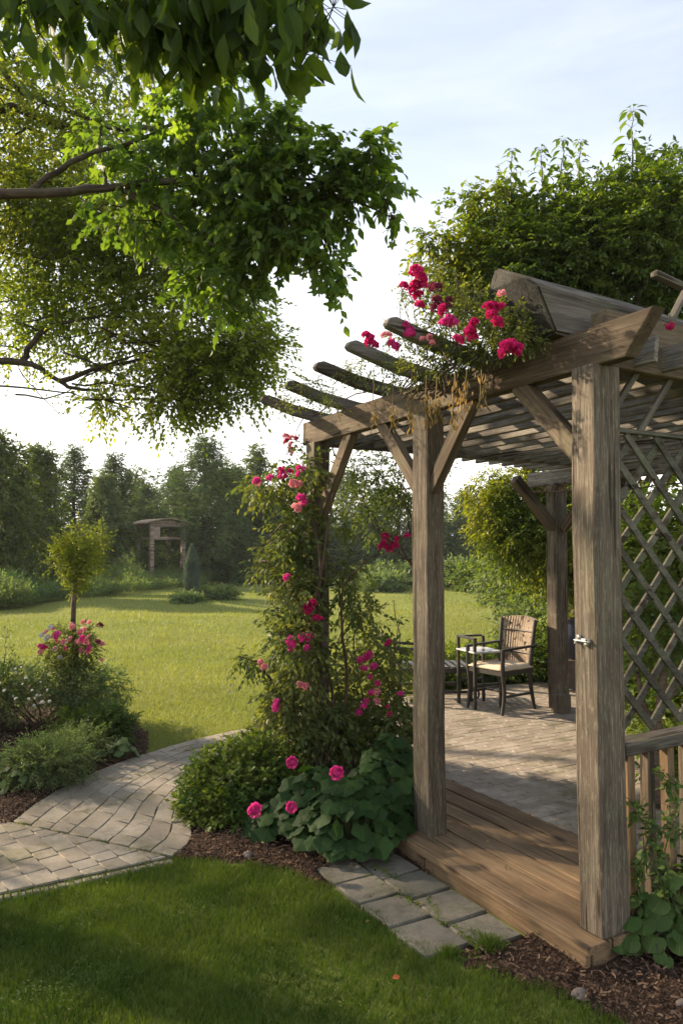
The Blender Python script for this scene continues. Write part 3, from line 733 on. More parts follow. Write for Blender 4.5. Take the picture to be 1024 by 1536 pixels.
# latch on the near post
a = Acc()
def boxv(acc, c, s, rot=None):
    V = np.array([[x, y, z] for x in (-.5, .5) for y in (-.5, .5) for z in (-.5, .5)])*np.array(s)
    if rot is not None: V = V@np.array(rot).T
    acc.add(V+np.array(c), np.array([[0,1,3,2],[4,6,7,5],[0,4,5,1],[2,3,7,6],[0,2,6,4],[1,5,7,3]]))
lc = uv(.01, -.087, 1.325); RU = np.stack([U, Vv, [0,0,1]], 1)
boxv(a, lc, (.075, .006, .022), RU); boxv(a, lc+np.array([0,0,.014])+U*.02, (.02, .012, .02), RU); boxv(a, lc-np.array([0,0,.012])-U*.02, (.018, .014, .016), RU)
tube(a, [lc-U*.045-Vv*.008, lc+U*.04-Vv*.008], .0055, 8); tube(a, [lc-U*.03-Vv*.006, lc-U*.03-Vv*.02+np.array([0,0,.012])], .004, 6); tube(a, [lc+U*.03-Vv*.006, lc+U*.03-Vv*.018+np.array([0,0,-.014])], .004, 6)
gl = a.build('gate_latch', M['metal'], perg); gl['label'] = 'small pale metal latch'; gl.parent = near; gl.matrix_parent_inverse = frame(W(0, 0, PD), W(0, 0, 2.583), tuple(U)).inverted()
# ---- railing
rail = empty('railing', uv(0, .1, DZ-.02), 0, 'short wooden railing with square balusters right of the nearest post', 'railing')
ro = Vector(rail.location)-Vector([float(c) for c in NP])
def R_(u, v, z): return W(u, v, z)-ro
timber('handrail', R_(.0, .10, .855), R_(0, 1.73, .875), .105, .055, M['grey'], rail, bevel=.008, warp=.003)
for i in range(12):
    v = .165+i*.13
    timber('baluster', R_(.0, v, DZ-.02), R_(.0, v, .828), .045, .045, M['deck'] if i % 2 == 0 else M['beam'], rail, up=tuple(U), bevel=.004)
# ---- deck
deck = empty('deck', uv(1.2, .2, 0), 0, 'low wooden plank deck running under the front posts of the pergola', 'deck')
do = Vector(deck.location)-Vector([float(c) for c in NP])
def D_(u, v, z): return W(u, v, z)-do
v = -.185
for i in range(6):
    w = .145 if i else .15
    timber('board', D_(-.075, v+w/2, DZ-.018), D_(2.85, v+w/2, DZ-.018), w-.011, .036, M['deck'], deck, bevel=.005, warp=.001)
    v += w+.003
for (p0, p1) in (((-.055, -.155), (1.05, -.155)), ((1.056, -.155), (2.85, -.155))):
    timber('fascia', D_(p0[0], p0[1], .033), D_(p1[0], p1[1], .033), .03, .08, M['deck'], deck, bevel=.003)
timber('fascia', D_(-.045, -.135, .033), D_(-.045, .69, .033), .03, .08, M['deck'], deck, bevel=.003)
# ================================================================ FURNITURE
def local_box(parent, name, c, s, mat, rot=(0,0,0), bevel=.004):
    bm = bmesh.new(); bmesh.ops.create_cube(bm, size=1)
    for v_ in bm.verts: v_.co = Vector((v_.co.x*s[0], v_.co.y*s[1], v_.co.z*s[2]))
    bmesh.ops.bevel(bm, geom=bm.edges[:], offset=bevel, segments=2, affect='EDGES')
    me = bpy.data.meshes.new(name); bm.to_mesh(me); bm.free()
    o = link(name, me, mat, parent); o.location = c; o.rotation_euler = rot; return o
def local_tube(parent, name, pts, rad, mat, sides=8):
    a = Acc(); q = spline(pts, 10); tube(a, q, np.interp(np.linspace(0, 1, 10), np.linspace(0, 1, len(np.atleast_1d(rad))), np.atleast_1d(rad)), sides, .0)
    V = np.concatenate(a.V); me = bpy.data.meshes.new(name); me.from_pydata(V.tolist(), [], [f.tolist() for v_ in a.F.values() for g in v_ for f in g])
    for p in me.polygons: p.use_smooth = True
    o = link(name, me, mat, parent); return o
PZ = DZ-.016
cpos = G(752, 1063, PZ)
chair = empty('armchair', cpos, PI+.62, 'dark wooden armchair with cream seat cushion and pale woven back on the patio', 'chair')
cdk = M['chairdark']
for sy in (-1, 1):
    local_tube(chair, 'leg', [(.25, sy*.235, 0), (.215, sy*.235, .2), (.235, sy*.235, .42), (.235, sy*.24, .63)], [.017, .02, .022, .02], cdk)
    local_tube(chair, 'leg', [(-.27, sy*.2, 0), (-.21, sy*.205, .25), (-.2, sy*.21, .45), (-.27, sy*.225, .9)], [.017, .022, .024, .018], cdk)
    local_box(chair, 'armrest', (.0, sy*.24, .64), (.52, .045, .022), cdk, (0, .03, 0))
    local_box(chair, 'stretcher', (0, sy*.215, .17), (.44, .02, .025), cdk)
local_box(chair, 'stretcher', (0, 0, .17), (.02, .42, .022), cdk)
sfr = local_box(chair, 'seat_frame', (.01, 0, .40), (.47, .47, .05), cdk)
# cushion: soft puffed slab
bm = bmesh.new(); bmesh.ops.create_grid(bm, x_segments=12, y_segments=12, size=.235)
g = bm.faces[:]; ex = bmesh.ops.extrude_face_region(bm, geom=g)
for v_ in [e for e in ex['geom'] if isinstance(e, bmesh.types.BMVert)]: v_.co.z += .05
for v_ in bm.verts:
    e_ = max(abs(v_.co.x), abs(v_.co.y))/.235; v_.co.z *= math.sqrt(max(0.05, 1-e_**6*.9)); v_.co.z += .002*math.sin(v_.co.x*30)
me = bpy.data.meshes.new('cushion'); bm.to_mesh(me); bm.free()
for p in me.polygons: p.use_smooth = True
o = link('cushion', me, M['cushion'], sfr); o.location = (.005, 0, .027)
# woven back: thin curved staves with thin rails
a = Acc()
for i in range(15):
    y = -.2+.4*i/14; t = i/14-.5
    V = []
    for (x, z) in ((-.205, .44), (-.225, .62), (-.255, .79), (-.30, .93-.025*(2*t)**2)):
        bow = -.05*(1-(2*t)**2)
        for dx, dy in ((-.008, -.0125), (.008, -.0125), (.008, .0125), (-.008, .0125)): V.append((x+dx+bow, y*(1+.25*(z-.44))+dy, z))
    Fq = [[r*4+q, r*4+(q+1) % 4, (r+1)*4+(q+1) % 4, (r+1)*4+q] for r in range(3) for q in range(4)] + [[12,13,14,15],[3,2,1,0]]
    a.add(V, np.array(Fq))
me = bpy.data.meshes.new('backrest'); me.from_pydata(np.concatenate(a.V).tolist(), [], [f.tolist() for v_ in a.F.values() for g in v_ for f in g]); bkr = link('backrest', me, M['wicker'], chair)
for z in (.56, .78): local_tube(bkr, 'back_rail', [(-.19-(z-.44)*.17, -.225, z), (-.235-(z-.44)*.17, 0, z), (-.19-(z-.44)*.17, .225, z)], [.009, .009], cdk)
# side table with a raised rail
tp = G(719, 1058, PZ)
tab = empty('side_table', tp, .35, 'slim dark side table with pale top and raised rail beside the armchair', 'table')
for sx, sy, h in ((-1,-1,.70), (1,-1,.56), (-1,1,.70), (1,1,.70)): local_box(tab, 'leg', (sx*.15, sy*.17, h/2), (.03, .03, h), cdk)
local_box(tab, 'table_top', (0, 0, .572), (.34, .38, .018), M['tabletop'])
for y in (-.17, .17): local_box(tab, 'crossbar', (0, y, .24), (.27, .02, .03), cdk)
local_box(tab, 'rail', (-.15, 0, .71), (.035, .375, .022), cdk); local_box(tab, 'rail', (.0, .17, .705), (.265, .033, .022), cdk)
# low lounger, mostly behind the middle post
lp = G(643, 1046, PZ)
lo = empty('lounger', lp, .08, 'low dark slatted garden lounger half hidden behind the middle post', 'lounger')
for sy in (-1, 1):
    local_box(lo, 'side_rail', (0.02, sy*.26, .33), (.86, .035, .05), cdk)
    for x in (-.36, .40): local_box(lo, 'leg', (x, sy*.26, .155), (.04, .04, .31), cdk)
    local_tube(lo, 'back_post', [(-.34, sy*.24, .34), (-.50, sy*.24, .62), (-.56, sy*.24, .72)], [.018, .016], cdk)
    local_tube(lo, 'armrest', [(-.5, sy*.26, .58), (-.2, sy*.27, .56), (.05, sy*.27, .53)], [.016, .016], cdk)
    local_box(lo, 'arm_post', (.03, sy*.27, .44), (.03, .03, .18), cdk)
    local_box(lo, 'stretcher', (.02, sy*.26, .10), (.72, .025, .03), cdk)
for i in range(10): local_box(lo, 'slat', (-.34+i*.082, 0, .358), (.055, .5, .014), cdk)
for i in range(5): local_box(lo, 'back_slat', (-.375-.045*i, 0, .43+.072*i), (.016, .47, .05), cdk, (0, -.5, 0))
a = Acc(); th = np.linspace(0, 2*PI, 17)
wc = np.array(lp)+np.array([.46, -.18, .07]); tube(a, [wc+np.array([0, math.cos(t)*0, 0])+np.array([math.cos(t)*.06, 0, math.sin(t)*.06]) for t in th], .012, 6, 0)
a.build('wheel', cdk, None).parent = None
w_ = bpy.data.objects['wheel']; w_.parent = lo; w_.matrix_parent_inverse = (Matrix.Translation(lo.location) @ Matrix.Rotation(.08, 4, 'Z')).inverted()
# glazed pot on a stone block, right of the far post
pp = G(862, 1042, 0.0); pp[2] = 0
pot = empty('planter', pp, 0, 'dark blue glazed urn on a stone pedestal behind the far post', 'planter')
prof = [(.0,.42),(.09,.42),(.15,.50),(.19,.60),(.2,.70),(.17,.80),(.13,.85),(.16,.88),(.17,.90),(.14,.90),(.12,.86)]
V = []; Fq = []; S = 28
for r_, z_ in prof:
    for j in range(S): V.append((r_*math.cos(2*PI*j/S), r_*math.sin(2*PI*j/S), z_))
for i in range(len(prof)-1):
    for j in range(S): Fq.append((i*S+j, i*S+(j+1) % S, (i+1)*S+(j+1) % S, (i+1)*S+j))
me = bpy.data.meshes.new('urn'); me.from_pydata(V, [], Fq)
for p in me.polygons: p.use_smooth = True
link('urn', me, M['pot'], pot); local_box(pot, 'pedestal', (0, 0, .21), (.26, .26, .42), M['stone'], bevel=.01)
# ================================================================ PLANTS
def cloud(la, ta, c, r, n, m, L, ln, asp, T, droop=.3, shell=.45, out_=.7, tw=.0025, hang=0.0, spread=.75):
    q, dd = insphere(n, shell); r = np.array(r)
    p = np.array(c)[None] + q*r
    d = dd*out_ + rnd(n, .5); sprays(la, ta, p, norm(d), L, m, ln, asp, T, droop, spread, tw, hang)
def shrub(name, c, r, n, mat, label, cat, ln=.035, m=7, L=.12, asp=.55, T=T4, stems=7, stemmat='stembrown', gz=0.0, droop=.15, stuffs=None, hang=0.0, shell=.4, tw=.0012, lump=5):
    base_ = (c[0], c[1], gz); t = empty(name, base_, 0, label, cat)
    la, ta = Acc(), Acc()
    # a shrub is several overlapping lobes
    for i in range(lump):
        o_ = rnd(1, .42)[0]; o_[2] = abs(o_[2])*.4-.1
        cc = np.array(c)+o_*np.array(r)*.8; rr = np.array(r)*rng.uniform(.5, .75)
        cloud(la, ta, cc, rr, n//lump, m, L, ln, asp, T, droop, shell, tw=tw, hang=hang)
        for _ in range(2): limb(ta, [base_+np.array([rng.normal()*.04, rng.normal()*.04, 0]), (np.array(base_)+cc)/2+rnd(1, .06)[0]*r[0], cc+rnd(1, .2)[0]*np.array(r)], .006+.012*r[0], .002, 7, 5)
    # leaves do not go under the ground
    la.V = [np.where(v_[:, 2:3] < gz+.004, np.c_[v_[:, :2], gz+.004+np.abs(v_[:, 2]-gz)*.15], v_) for v_ in la.V]
    la.build('foliage', M[mat], t); ta.build('stem', M[stemmat], t); return t
# --- climbing rose on the left post
lpb = uv(2.63, 0, 0); LD = 5.42
cr_ = empty('climbing_rose', lpb+np.array([-.12, -.05, 0]), 0, 'tall climbing rose with mixed pink blooms wound up the left front post', 'climbing rose')
la, ta = Acc(), Acc(); roots = np.array(cr_.location)
canes = [[(470,1150),(440,1060),(455,960),(480,860),(468,760),(450,700),(395,722)], [(480,1150),(500,1050),(475,930),(490,800),(505,700),(488,655)], [(462,1150),(420,1060),(395,1000),(358,985)], [(468,1150),(470,1000),(430,880),(405,845),(388,842)], [(475,1150),(470,900),(440,800),(420,790),(400,815)], [(485,1150),(520,1040),(510,900),(540,850),(575,830)]]
for cpts in canes: limb(ta, [P(x_, y_, LD-.12+.12*math.sin(i*1.7)) for i, (x_, y_) in enumerate(cpts)], .014, .004, 24, 6, .006)
for (px, py, r, nn, kk) in ((462,705,18,40,1),(440,720,26,60,1),(405,725,24,60,1),(385,735,14,24,1),(455,780,28,90,0),(440,810,30,100,1),(412,835,22,70,1),(398,850,14,30,1),(452,860,28,90,0),(440,885,26,90,1),(450,920,30,100,0),(440,960,30,100,1),(462,985,34,120,0),(420,930,18,34,1),(440,1030,34,130,0),(415,1060,24,80,1),(440,1095,38,170,1),(500,1090,34,90,0),(395,995,16,26,1),(365,995,12,14,1),(515,880,20,36,0),(525,850,16,24,0),(508,790,12,16,0),(500,1040,28,60,0)):
    c = P(px, py, LD-.02+rng.normal()*.10); rr = r/1115*LD
    cloud(la, ta, c, (rr*1.1, rr*1.2, rr*1.15), int(nn*.95), 6, .14, .050, .55, T4, .45, .5, tw=.0012, hang=.25)
la.build('foliage', M['rose'], cr_); ta.build('stem', M['stembrown'], cr_)
for (px, py, n_, sp_, s_, k_) in ((385,722,1,0,.034,'pink'),(410,710,5,.03,.022,'pink'),(426,707,4,.025,.022,'red'),(450,708,3,.02,.022,'pink'),(446,728,2,.02,.03,'pale'),(456,748,2,.015,.034,'pink'),(444,757,3,.02,.028,'pale'),(430,866,1,0,.034,'pink'),(460,908,3,.02,.026,'red'),(468,917,2,.015,.026,'red'),(441,964,2,.02,.036,'pink'),(456,958,2,.02,.034,'pink'),(460,972,1,0,.024,'pink'),(391,997,2,.02,.024,'pale'),(413,1056,2,.012,.034,'pink'),(455,1022,2,.02,.026,'pale'),(472,925,2,.02,.024,'red')):
    cluster(cr_, P(px, py, LD-.42), sp_, n_, s_*.93, k_)
o = empty('rose_cluster', uv(2.80,-.06,2.55), 0, 'peach pink rose cluster hanging at the left tip of the front beam', 'rose')
la, ta = Acc(), Acc(); cloud(la, ta, uv(2.82,-.07,2.53), (.06,.06,.07), 22, 5, .06, .028, .5, T4, .5); limb(ta, [uv(2.76,-.05,2.72), uv(2.82,-.08,2.62), uv(2.84,-.07,2.5)], .004, .002)
la.build('foliage', M['rose'], o); ta.build('stem', M['stembrown'], o); cluster(o, uv(2.83,-.12,2.52), .035, 6, .024, 'pale'); cluster(o, uv(2.83,-.12,2.53), .035, 2, .022, 'red')
# --- rose shrub between the left and middle posts
sb = empty('rose_shrub', P(560, 1140, 5.6)*np.array([1,1,0]), 0, 'leafy pink flowered rose shrub filling the gap between left and middle posts', 'rose bush')
la, ta = Acc(), Acc()
for cpts in (((548,1160),(545,1060),(530,960),(560,900)), ((556,1160),(562,1080),(585,1000),(600,930)), ((545,1160),(515,1080),(505,980),(530,880)), ((560,1160),(590,1090),(600,1000),(590,900))):
    limb(ta, [P(x_, y_, 5.7) for x_, y_ in cpts], .009, .003, 14, 6, .006)
for (px, py, r, nn) in ((530,905,28,60),(555,925,24,40),(545,965,36,100),(590,985,24,60),(540,1020,44,140),(590,1040,34,110),(560,1090,50,170),(600,1100,30,90),(520,1080,36,100),(595,1080,30,90)):
    c = P(px, py, 5.75+rng.normal()*.12); rr = r/1115*5.6; cloud(la, ta, c, (rr, rr*1.3, rr), int(nn*.9), 6, .14, .048, .55, T4, .4, .5, tw=.0012, hang=.2)
la.build('foliage', M['rose'], sb); ta.build('stem', M['stembrown'], sb)
for (px, py, n_, sp_, s_, k_) in ((545,994,4,.035,.026,'pink'),(556,996,3,.03,.026,'pink'),(543,1058,2,.03,.026,'pink'),(549,1052,1,.0,.026,'pink'),(575,1040,2,.03,.026,'pale'),(600,1041,1,0,.022,'pink'),(578,970,2,.02,.022,'red'),(560,1030,3,.03,.022,'pink'),(575,1058,2,.03,.02,'red')):
    cluster(sb, P(px, py, 5.25), sp_, n_, s_, k_)
o = empty('rose_cluster', P(588, 812, 5.3), 0, 'crimson rose cluster nodding on a thin cane left of the middle post', 'rose')
la, ta = Acc(), Acc(); cloud(la, ta, P(588, 806, 5.3), (.07,.05,.04), 24, 5, .05, .028, .5, T4, .3); limb(ta, [P(588, 812, 5.3), P(600, 770, 5.35), P(606, 700, 5.5), P(600,655,5.5)], .0025, .003, 12, 5)
la.build('foliage', M['rose'], o); ta.build('stem', M['stembrown'], o); cluster(o, P(588, 815, 5.27), .045, 9, .024, 'red'); cluster(o, P(574, 812, 5.25), .015, 2, .022, 'pink')
# --- small tree behind the left bay
def branching(ta, root, targets, r0, n=10, wob=.03, sides=7):
    root = np.array(root, float)
    for c in targets:
        c = np.array(c, float); mid = root*.45+c*.55; mid[2] = root[2]*.35+c[2]*.65
        limb(ta, [root, mid+rnd(1, wob*4)[0], c], r0, r0*.18, n, sides, wob)
def tree(name, base_, trunk_top, r0, clusters, leafmat_, label, bark='bark', m=7, L=.3, ln=.08, asp=.5, T=T4, group=None, droop=.35, tw=.003, cat='tree', hang=.1, shell=.5, extra_trunks=None, wob=.03):
    t = empty(name, base_, 0, label, cat, group); la, ba, ka = Acc(), Acc(), Acc()
    base_ = np.array(base_, float); top = np.array(trunk_top, float)
    tk = limb(ka, [base_, base_*.55+top*.45+rnd(1, r0*.8)[0]*np.array([1,1,0]), top], r0, r0*.6, 14, 10, r0*.06)
    tube(ka, [base_-np.array([0,0,.05]), base_+np.array([0,0,r0*1.2])], [r0*1.5, r0*.98], 10, .1)
    for cl in clusters:
        c, rr, n = np.array(cl[0], float), np.array(cl[1], float)*np.ones(3), cl[2]
        s = tk[rng.integers(7, 14)]; mid = s*.5+c*.5+rnd(1, .08*np.linalg.norm(c-s))[0]
        limb(ba, [s, mid, c], r0*.34, r0*.07, 10, 6, wob)
        for _ in range(4):
            e = c+norm(rnd(1))[0]*rr*.8; limb(ba, [mid*.3+c*.7, (mid*.2+c*.8+e)/2+rnd(1, .04)[0], e], r0*.10, r0*.03, 6, 5)
        cloud(la, ba, c, rr, n, m, L, ln, asp, T, droop, shell, tw=tw, hang=hang)
    ka.build('trunk', M[bark], t, smooth=True); ba.build('branches', M[bark], t); la.build('crown', M[leafmat_], t); return t
tree('small_tree', P(645, 1010, 9.2)*np.array([1,1,0]), P(640, 800, 9.2), .06, [(P(px, py, 9.2), r/1115*9.2, n) for px, py, r, n in ((560,700,32,80),(600,690,30,70),(540,745,34,90),(585,750,36,110),(560,785,26,50),(530,700,24,50),(610,740,26,60),(650,700,26,40))], 'treeleaf', 'small leafy tree seen under the beam left of the middle post', L=.18, ln=.055, m=6, tw=.002)
# --- climbing rose heaped on the beam
br = empty('climbing_rose', uv(.75, 0, 2.68), 0, 'crimson climbing rose heaped on top of the front beam against the big timber', 'climbing rose')
la, ta, da = Acc(), Acc(), Acc()
bs = [(600,560,3.95,20,60),(640,545,3.8,30,120),(690,530,3.65,34,150),(735,510,3.5,34,150),(770,500,3.35,24,90),(760,470,3.4,26,90),(720,475,3.6,34,110),(680,480,3.75,34,110),(650,450,3.8,26,60),(620,440,3.85,20,40),(600,500,3.95,18,40),(640,500,3.8,24,70),(790,505,3.3,14,40),(575,545,4.1,16,30),(700,440,3.8,26,60),(655,410,3.9,16,22),(625,400,3.9,12,14)]
for (px, py, d_, r, nn) in bs:
    c = P(px, py, d_); rr = r/1115*d_; cloud(la, ta, c, (rr*1.1, rr, rr*.85), nn, 6, .075, .021, .55, T4, .25, .5, tw=.001, hang=.1)
for k in range(34):
    x0_, x1_ = random.uniform(600, 720), random.uniform(640, 800); d0_ = 3.95-(x0_-600)/200*.5
    limb(ta, [P(x0_, random.uniform(575, 600), d0_), P((x0_+x1_)/2, random.uniform(530, 590), d0_-.12), P(x1_, random.uniform(500, 555), 3.95-(x1_-600)/200*.5)], .005, .002, 10, 5, .006)
for k in range(9):
    a0 = random.uniform(600, 760); d0_ = 3.95-(a0-600)/200*.5
    limb(ta, [P(a0, 530, d0_), P(a0-15, 490, d0_), P(a0+random.uniform(-50, 0), random.uniform(400, 460), d0_)], .003, .0015, 9, 5, .004)
# dry tassels hanging over the beam face
for (px, d_, nn, y0_, y1_) in ((700,3.56,26,575,625),(682,3.62,50,580,650),(655,3.73,50,600,640),(640,3.8,40,600,650),(618,3.9,30,600,655),(590,4.05,26,620,655),(560,4.2,20,628,650),(722,3.5,24,570,620)):
    q = np.stack([P(px+rng.normal()*5, rng.uniform(y0_, y1_)-12, d_-.1) for _ in range(nn)])
    ax = rnd(nn, .3)+np.array([0,0,-1.0]); leaves(da, T8, q, ax, rnd(nn), rng.uniform(.02, .05, nn), rng.uniform(.006, .014, nn))
    limb(da, [P(px, 555, d_-.06), P(px-3, (y0_+y1_)/2, d_-.1), P(px-6, y1_, d_-.1)], .003, .0012, 8, 5, .004)
la.build('foliage', M['rose'], br); ta.build('stem', M['stembrown'], br); da.build('dry_foliage', M['dryleaf'], br)
for (px, py, d_, n_, sp_, s_, k_) in ((627,418,3.7,5,.022,.03,'red'),(625,432,3.7,4,.018,.028,'red'),(629,457,3.7,1,0,.028,'red'),(553,502,3.85,2,.012,.026,'red'),(557,514,3.85,3,.014,.03,'red'),(612,497,3.7,3,.018,.03,'pink'),(592,520,3.8,3,.018,.02,'pink'),(582,503,3.85,2,.02,.02,'pale'),(656,438,3.6,3,.03,.028,'wilt'),(674,450,3.6,3,.025,.026,'wilt'),(664,467,3.55,2,.015,.025,'red'),(675,480,3.5,3,.016,.028,'pink'),(672,490,3.5,1,.01,.02,'red'),(702,497,3.35,3,.022,.026,'red'),(709,488,3.35,2,.02,.024,'red'),(640,500,3.6,3,.025,.018,'pale'),(745,458,3.2,3,.022,.022,'red'),(737,465,3.2,2,.015,.022,'red'),(746,481,3.2,3,.018,.026,'red'),(766,517,3.05,3,.018,.028,'red'),(757,522,3.05,2,.015,.024,'red'),(774,524,3.05,2,.012,.024,'red'),(752,440,3.25,1,0,.018,'pale')):
    cluster(br, P(px, py, d_), sp_, n_, s_, k_)
o = empty('wilted_rose', P(1005, 488, 3.26), 0, 'single small red rose hanging from the strut at the right edge of the roof', 'rose')
la, ta = Acc(), Acc(); cloud(la, ta, P(1004, 482, 3.26), (.012,.012,.012), 5, 4, .02, .015, .4, T4); limb(ta, [P(1003, 470, 3.3), P(1004, 480, 3.28), P(1005, 488, 3.26)], .003, .002, 5, 5)
la.build('foliage', M['dryleaf'], o); ta.build('stem', M['stembrown'], o); flower(o, P(1005, 489, 3.25), .02, 'red', (0,-.5,-1))
# vine tendrils on top between rafters
o = empty('vine', uv(2.3, .2, 2.8), 0, 'thin leafy vine sprigs lying between the upturned rafter tails', 'vine'); la, ta = Acc(), Acc()
for (px, py, d_) in ((440,590,5.0),(470,575,4.9),(478,595,4.9),(520,555,4.6),(540,560,4.5),(500,600,4.7),(430,610,5.1)): cloud(la, ta, P(px, py, d_), (.07,.1,.05), 30, 6, .1, .022, .55, T4, .2, tw=.001)
limb(ta, [uv(2.75,.0,2.73), uv(2.3,.1,2.81), uv(1.8,.05,2.79), uv(1.2,.1,2.83)], .006, .003, 16, 5, .01)
la.build('foliage', M['rose'], o); ta.build('stem', M['stembrown'], o)
# debris and dry vines on the back beam
o = empty('dry_vine', uv(1.8, 3.15, 2.42), 0, 'ragged dry vines trailing from the rear beam of the pergola roof', 'vine'); la, ta = Acc(), Acc()
for k in range(60):
    u_ = random.uniform(-.1, 3.6); z_ = 2.41; q = uv(u_, 3.14, z_); e = uv(u_+random.gauss(0, .06), 3.12, z_-random.uniform(.04, .2)); limb(ta, [q, (q+e)/2+rnd(1, .02)[0], e], .004, .0015, 5, 4)
    n_ = 5; qq = q+(e-q)*rng.random((n_, 1)); leaves(la, T8, qq, rnd(n_, .4)+np.array([0,0,-1.]), rnd(n_), .04, .014)
limb(ta, [uv(3.6,3.1,2.33), uv(2.4,3.12,2.28), uv(1.2,3.1,2.31), uv(0,3.1,2.30)], .008, .006, 20, 6, .006)
la.build('dry_foliage', M['dryleaf'], o); ta.build('stem', M['stembrown'], o)
# --- front centre shrubs
bx = empty('boxwood_shrub', G(352, 1215), 0, 'bright green small leaved round shrub at the bend of the brick path', 'shrub'); la, ta = Acc(), Acc()
for (px, py, d_, r, nn) in ((302,1188,4.85,34,240),(343,1152,5.0,40,300),(348,1195,4.8,44,320),(398,1150,5.0,38,260),(400,1190,4.85,38,240),(296,1212,4.75,24,140),(332,1218,4.7,26,160),(378,1128,5.05,26,140),(385,1215,4.7,24,120),(312,1160,4.95,26,160)):
    c = P(px, py, d_); rr = r/1115*d_; cloud(la, ta, c, (rr, rr*1.2, rr), nn, 6, .075, .034, .8, T4, .1, .4, tw=.001)
    for _ in range(2): limb(ta, [np.array(bx.location), (np.array(bx.location)+c)/2+rnd(1, .03)[0], c], .008, .002, 7, 5)
la.V = [np.where(v_[:, 2:3] < .01, np.c_[v_[:, :2], .01+np.abs(v_[:, 2])*.2], v_) for v_ in la.V]
la.build('foliage', M['bushlight'], bx); ta.build('stem', M['stembrown'], bx)
shrub('leafy_shrub', G(425, 1178)+np.array([0,.1,.26]), (.26,.26,.26), 520, 'bushlight', 'light green shrub at the foot of the climbing rose', 'shrub', ln=.034, L=.1)
def bigleaf_plant(name, boxes, label, mat, ln, n, T, flowers_, zr):
    c0 = G(*boxes[0][:2]); t = empty(name, (c0[0], c0[1], 0), 0, label, 'plant'); la, ta = Acc(), Acc()
    for (px, py, rx, h, n_) in boxes:
        c = G(px, py)
        for k in range(n_):
            a_ = random.random()*2*PI; rr = math.sqrt(random.random())
            dx, dy = math.cos(a_)*rr*rx, math.sin(a_)*rr*rx*.8
            z_ = h*(1-rr**2.2*.75)*random.uniform(.8, 1.05)
            q = np.array([c[0]+dx, c[1]+.12+dy, max(z_, .05)]); st = np.array([c[0]+dx*.25, c[1]+.12+dy*.25, 0])
            outd = np.array([math.cos(a_), math.sin(a_), -.35-.5*rr]); l = ln*random.uniform(.55, 1.2)
            leaves(la, T, q[None]-norm(outd[None])*l*.2, outd[None], (np.array([[math.cos(a_)*.55*rr, math.sin(a_)*.55*rr-.25, 1.]])+rnd(1, .3)), l, l)
            limb(ta, [st, (st+q)/2+np.array([dx*.15, dy*.15, .05]), q], .004, .0025, 6, 5)
    la.build('foliage', M[mat], t); ta.build('stem', M['stem'], t)
    for (px, py, d_, s_, k_) in flowers_: flower(t, P(px, py, d_), s_, k_, (random.gauss(0, .2), -1, .5))
    return t
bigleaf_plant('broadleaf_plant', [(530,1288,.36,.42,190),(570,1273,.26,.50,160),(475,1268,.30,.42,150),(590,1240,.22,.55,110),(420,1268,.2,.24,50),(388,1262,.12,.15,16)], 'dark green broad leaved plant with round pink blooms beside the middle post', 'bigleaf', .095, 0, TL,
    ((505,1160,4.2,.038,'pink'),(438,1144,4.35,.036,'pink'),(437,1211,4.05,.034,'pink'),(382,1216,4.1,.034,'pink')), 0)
shrub('leafy_shrub', G(530, 1185)+np.array([0,.15,.34]), (.42,.3,.22), 520, 'bushlight', 'light leafy shrub rising behind the broad leaved plant', 'shrub', ln=.04, L=.12)
# right corner plant
bigleaf_plant('heart_leaf_plant', [(985,1440,.26,.24,60),(1020,1420,.24,.36,60),(960,1425,.16,.2,34),(1060,1440,.3,.34,50),(940,1458,.07,.13,5)], 'plant with pale heart shaped leaves right of the nearest post foot', 'heart', .085, 0, TH, (), 0)
vn = empty('vine', uv(.02,.5,0), 0, 'thin green vine twining through the railing balusters', 'vine'); la, ta = Acc(), Acc()
for cp_ in (((1010,1400),(990,1330),(965,1240),(950,1210)), ((1020,1400),(1000,1300),(1015,1200),(990,1160)), ((975,1390),(955,1330),(970,1260),(1000,1240),(1030,1250))):
    q = limb(ta, [P(x_, y_, 3.28) for x_, y_ in cp_], .004, .002, 16, 5, .006); d_ = np.repeat(np.gradient(q, axis=0), 3, axis=0)+rnd(48, .03)
    sprays(la, ta, np.repeat(q, 3, axis=0), norm(d_+rnd(48, .5)), .06, 4, .035, .5, T8, .3, tw=.0012)
la.build('foliage', M['heart'], vn); ta.build('stem', M['stem'], vn)
#@@PART3
# --- left border
shrub('dark_shrub', G(165, 1130)+np.array([0,.2,.2]), (.23,.24,.2), 900, 'bushdark', 'dark green dense rounded shrub at the tip of the left flower bed', 'shrub', ln=.036, L=.09, lump=6)
wf = shrub('white_flower_shrub', G(40, 1105)+np.array([0,.3,.36]), (.62,.4,.34), 1500, 'fern', 'loose shrub dotted with white flowers at the left edge of the bed', 'shrub', ln=.036, L=.14)
for k in range(22): flower(wf, P(random.uniform(0, 75), random.uniform(1000, 1060), random.uniform(6.4, 6.8)), random.uniform(.009, .014), 'white')
shrub('leafy_shrub', G(112, 1118)+np.array([0,.25,.14]), (.28,.26,.13), 420, 'bushlight', 'loose green shrub under the rose standard in the left bed', 'shrub', ln=.04, L=.13)
shrub('feathery_plant', G(30, 1180)+np.array([0,.12,.16]), (.42,.3,.2), 1200, 'fern', 'feathery grey green plant at the front left of the bed', 'plant', ln=.03, L=.13, asp=.3, m=9)
shrub('feathery_plant', G(110, 1150)+np.array([0,.05,.13]), (.3,.25,.16), 800, 'fern', 'feathery blue green plant in front of the dark rounded shrub', 'plant', ln=.03, L=.12, asp=.3, m=9)
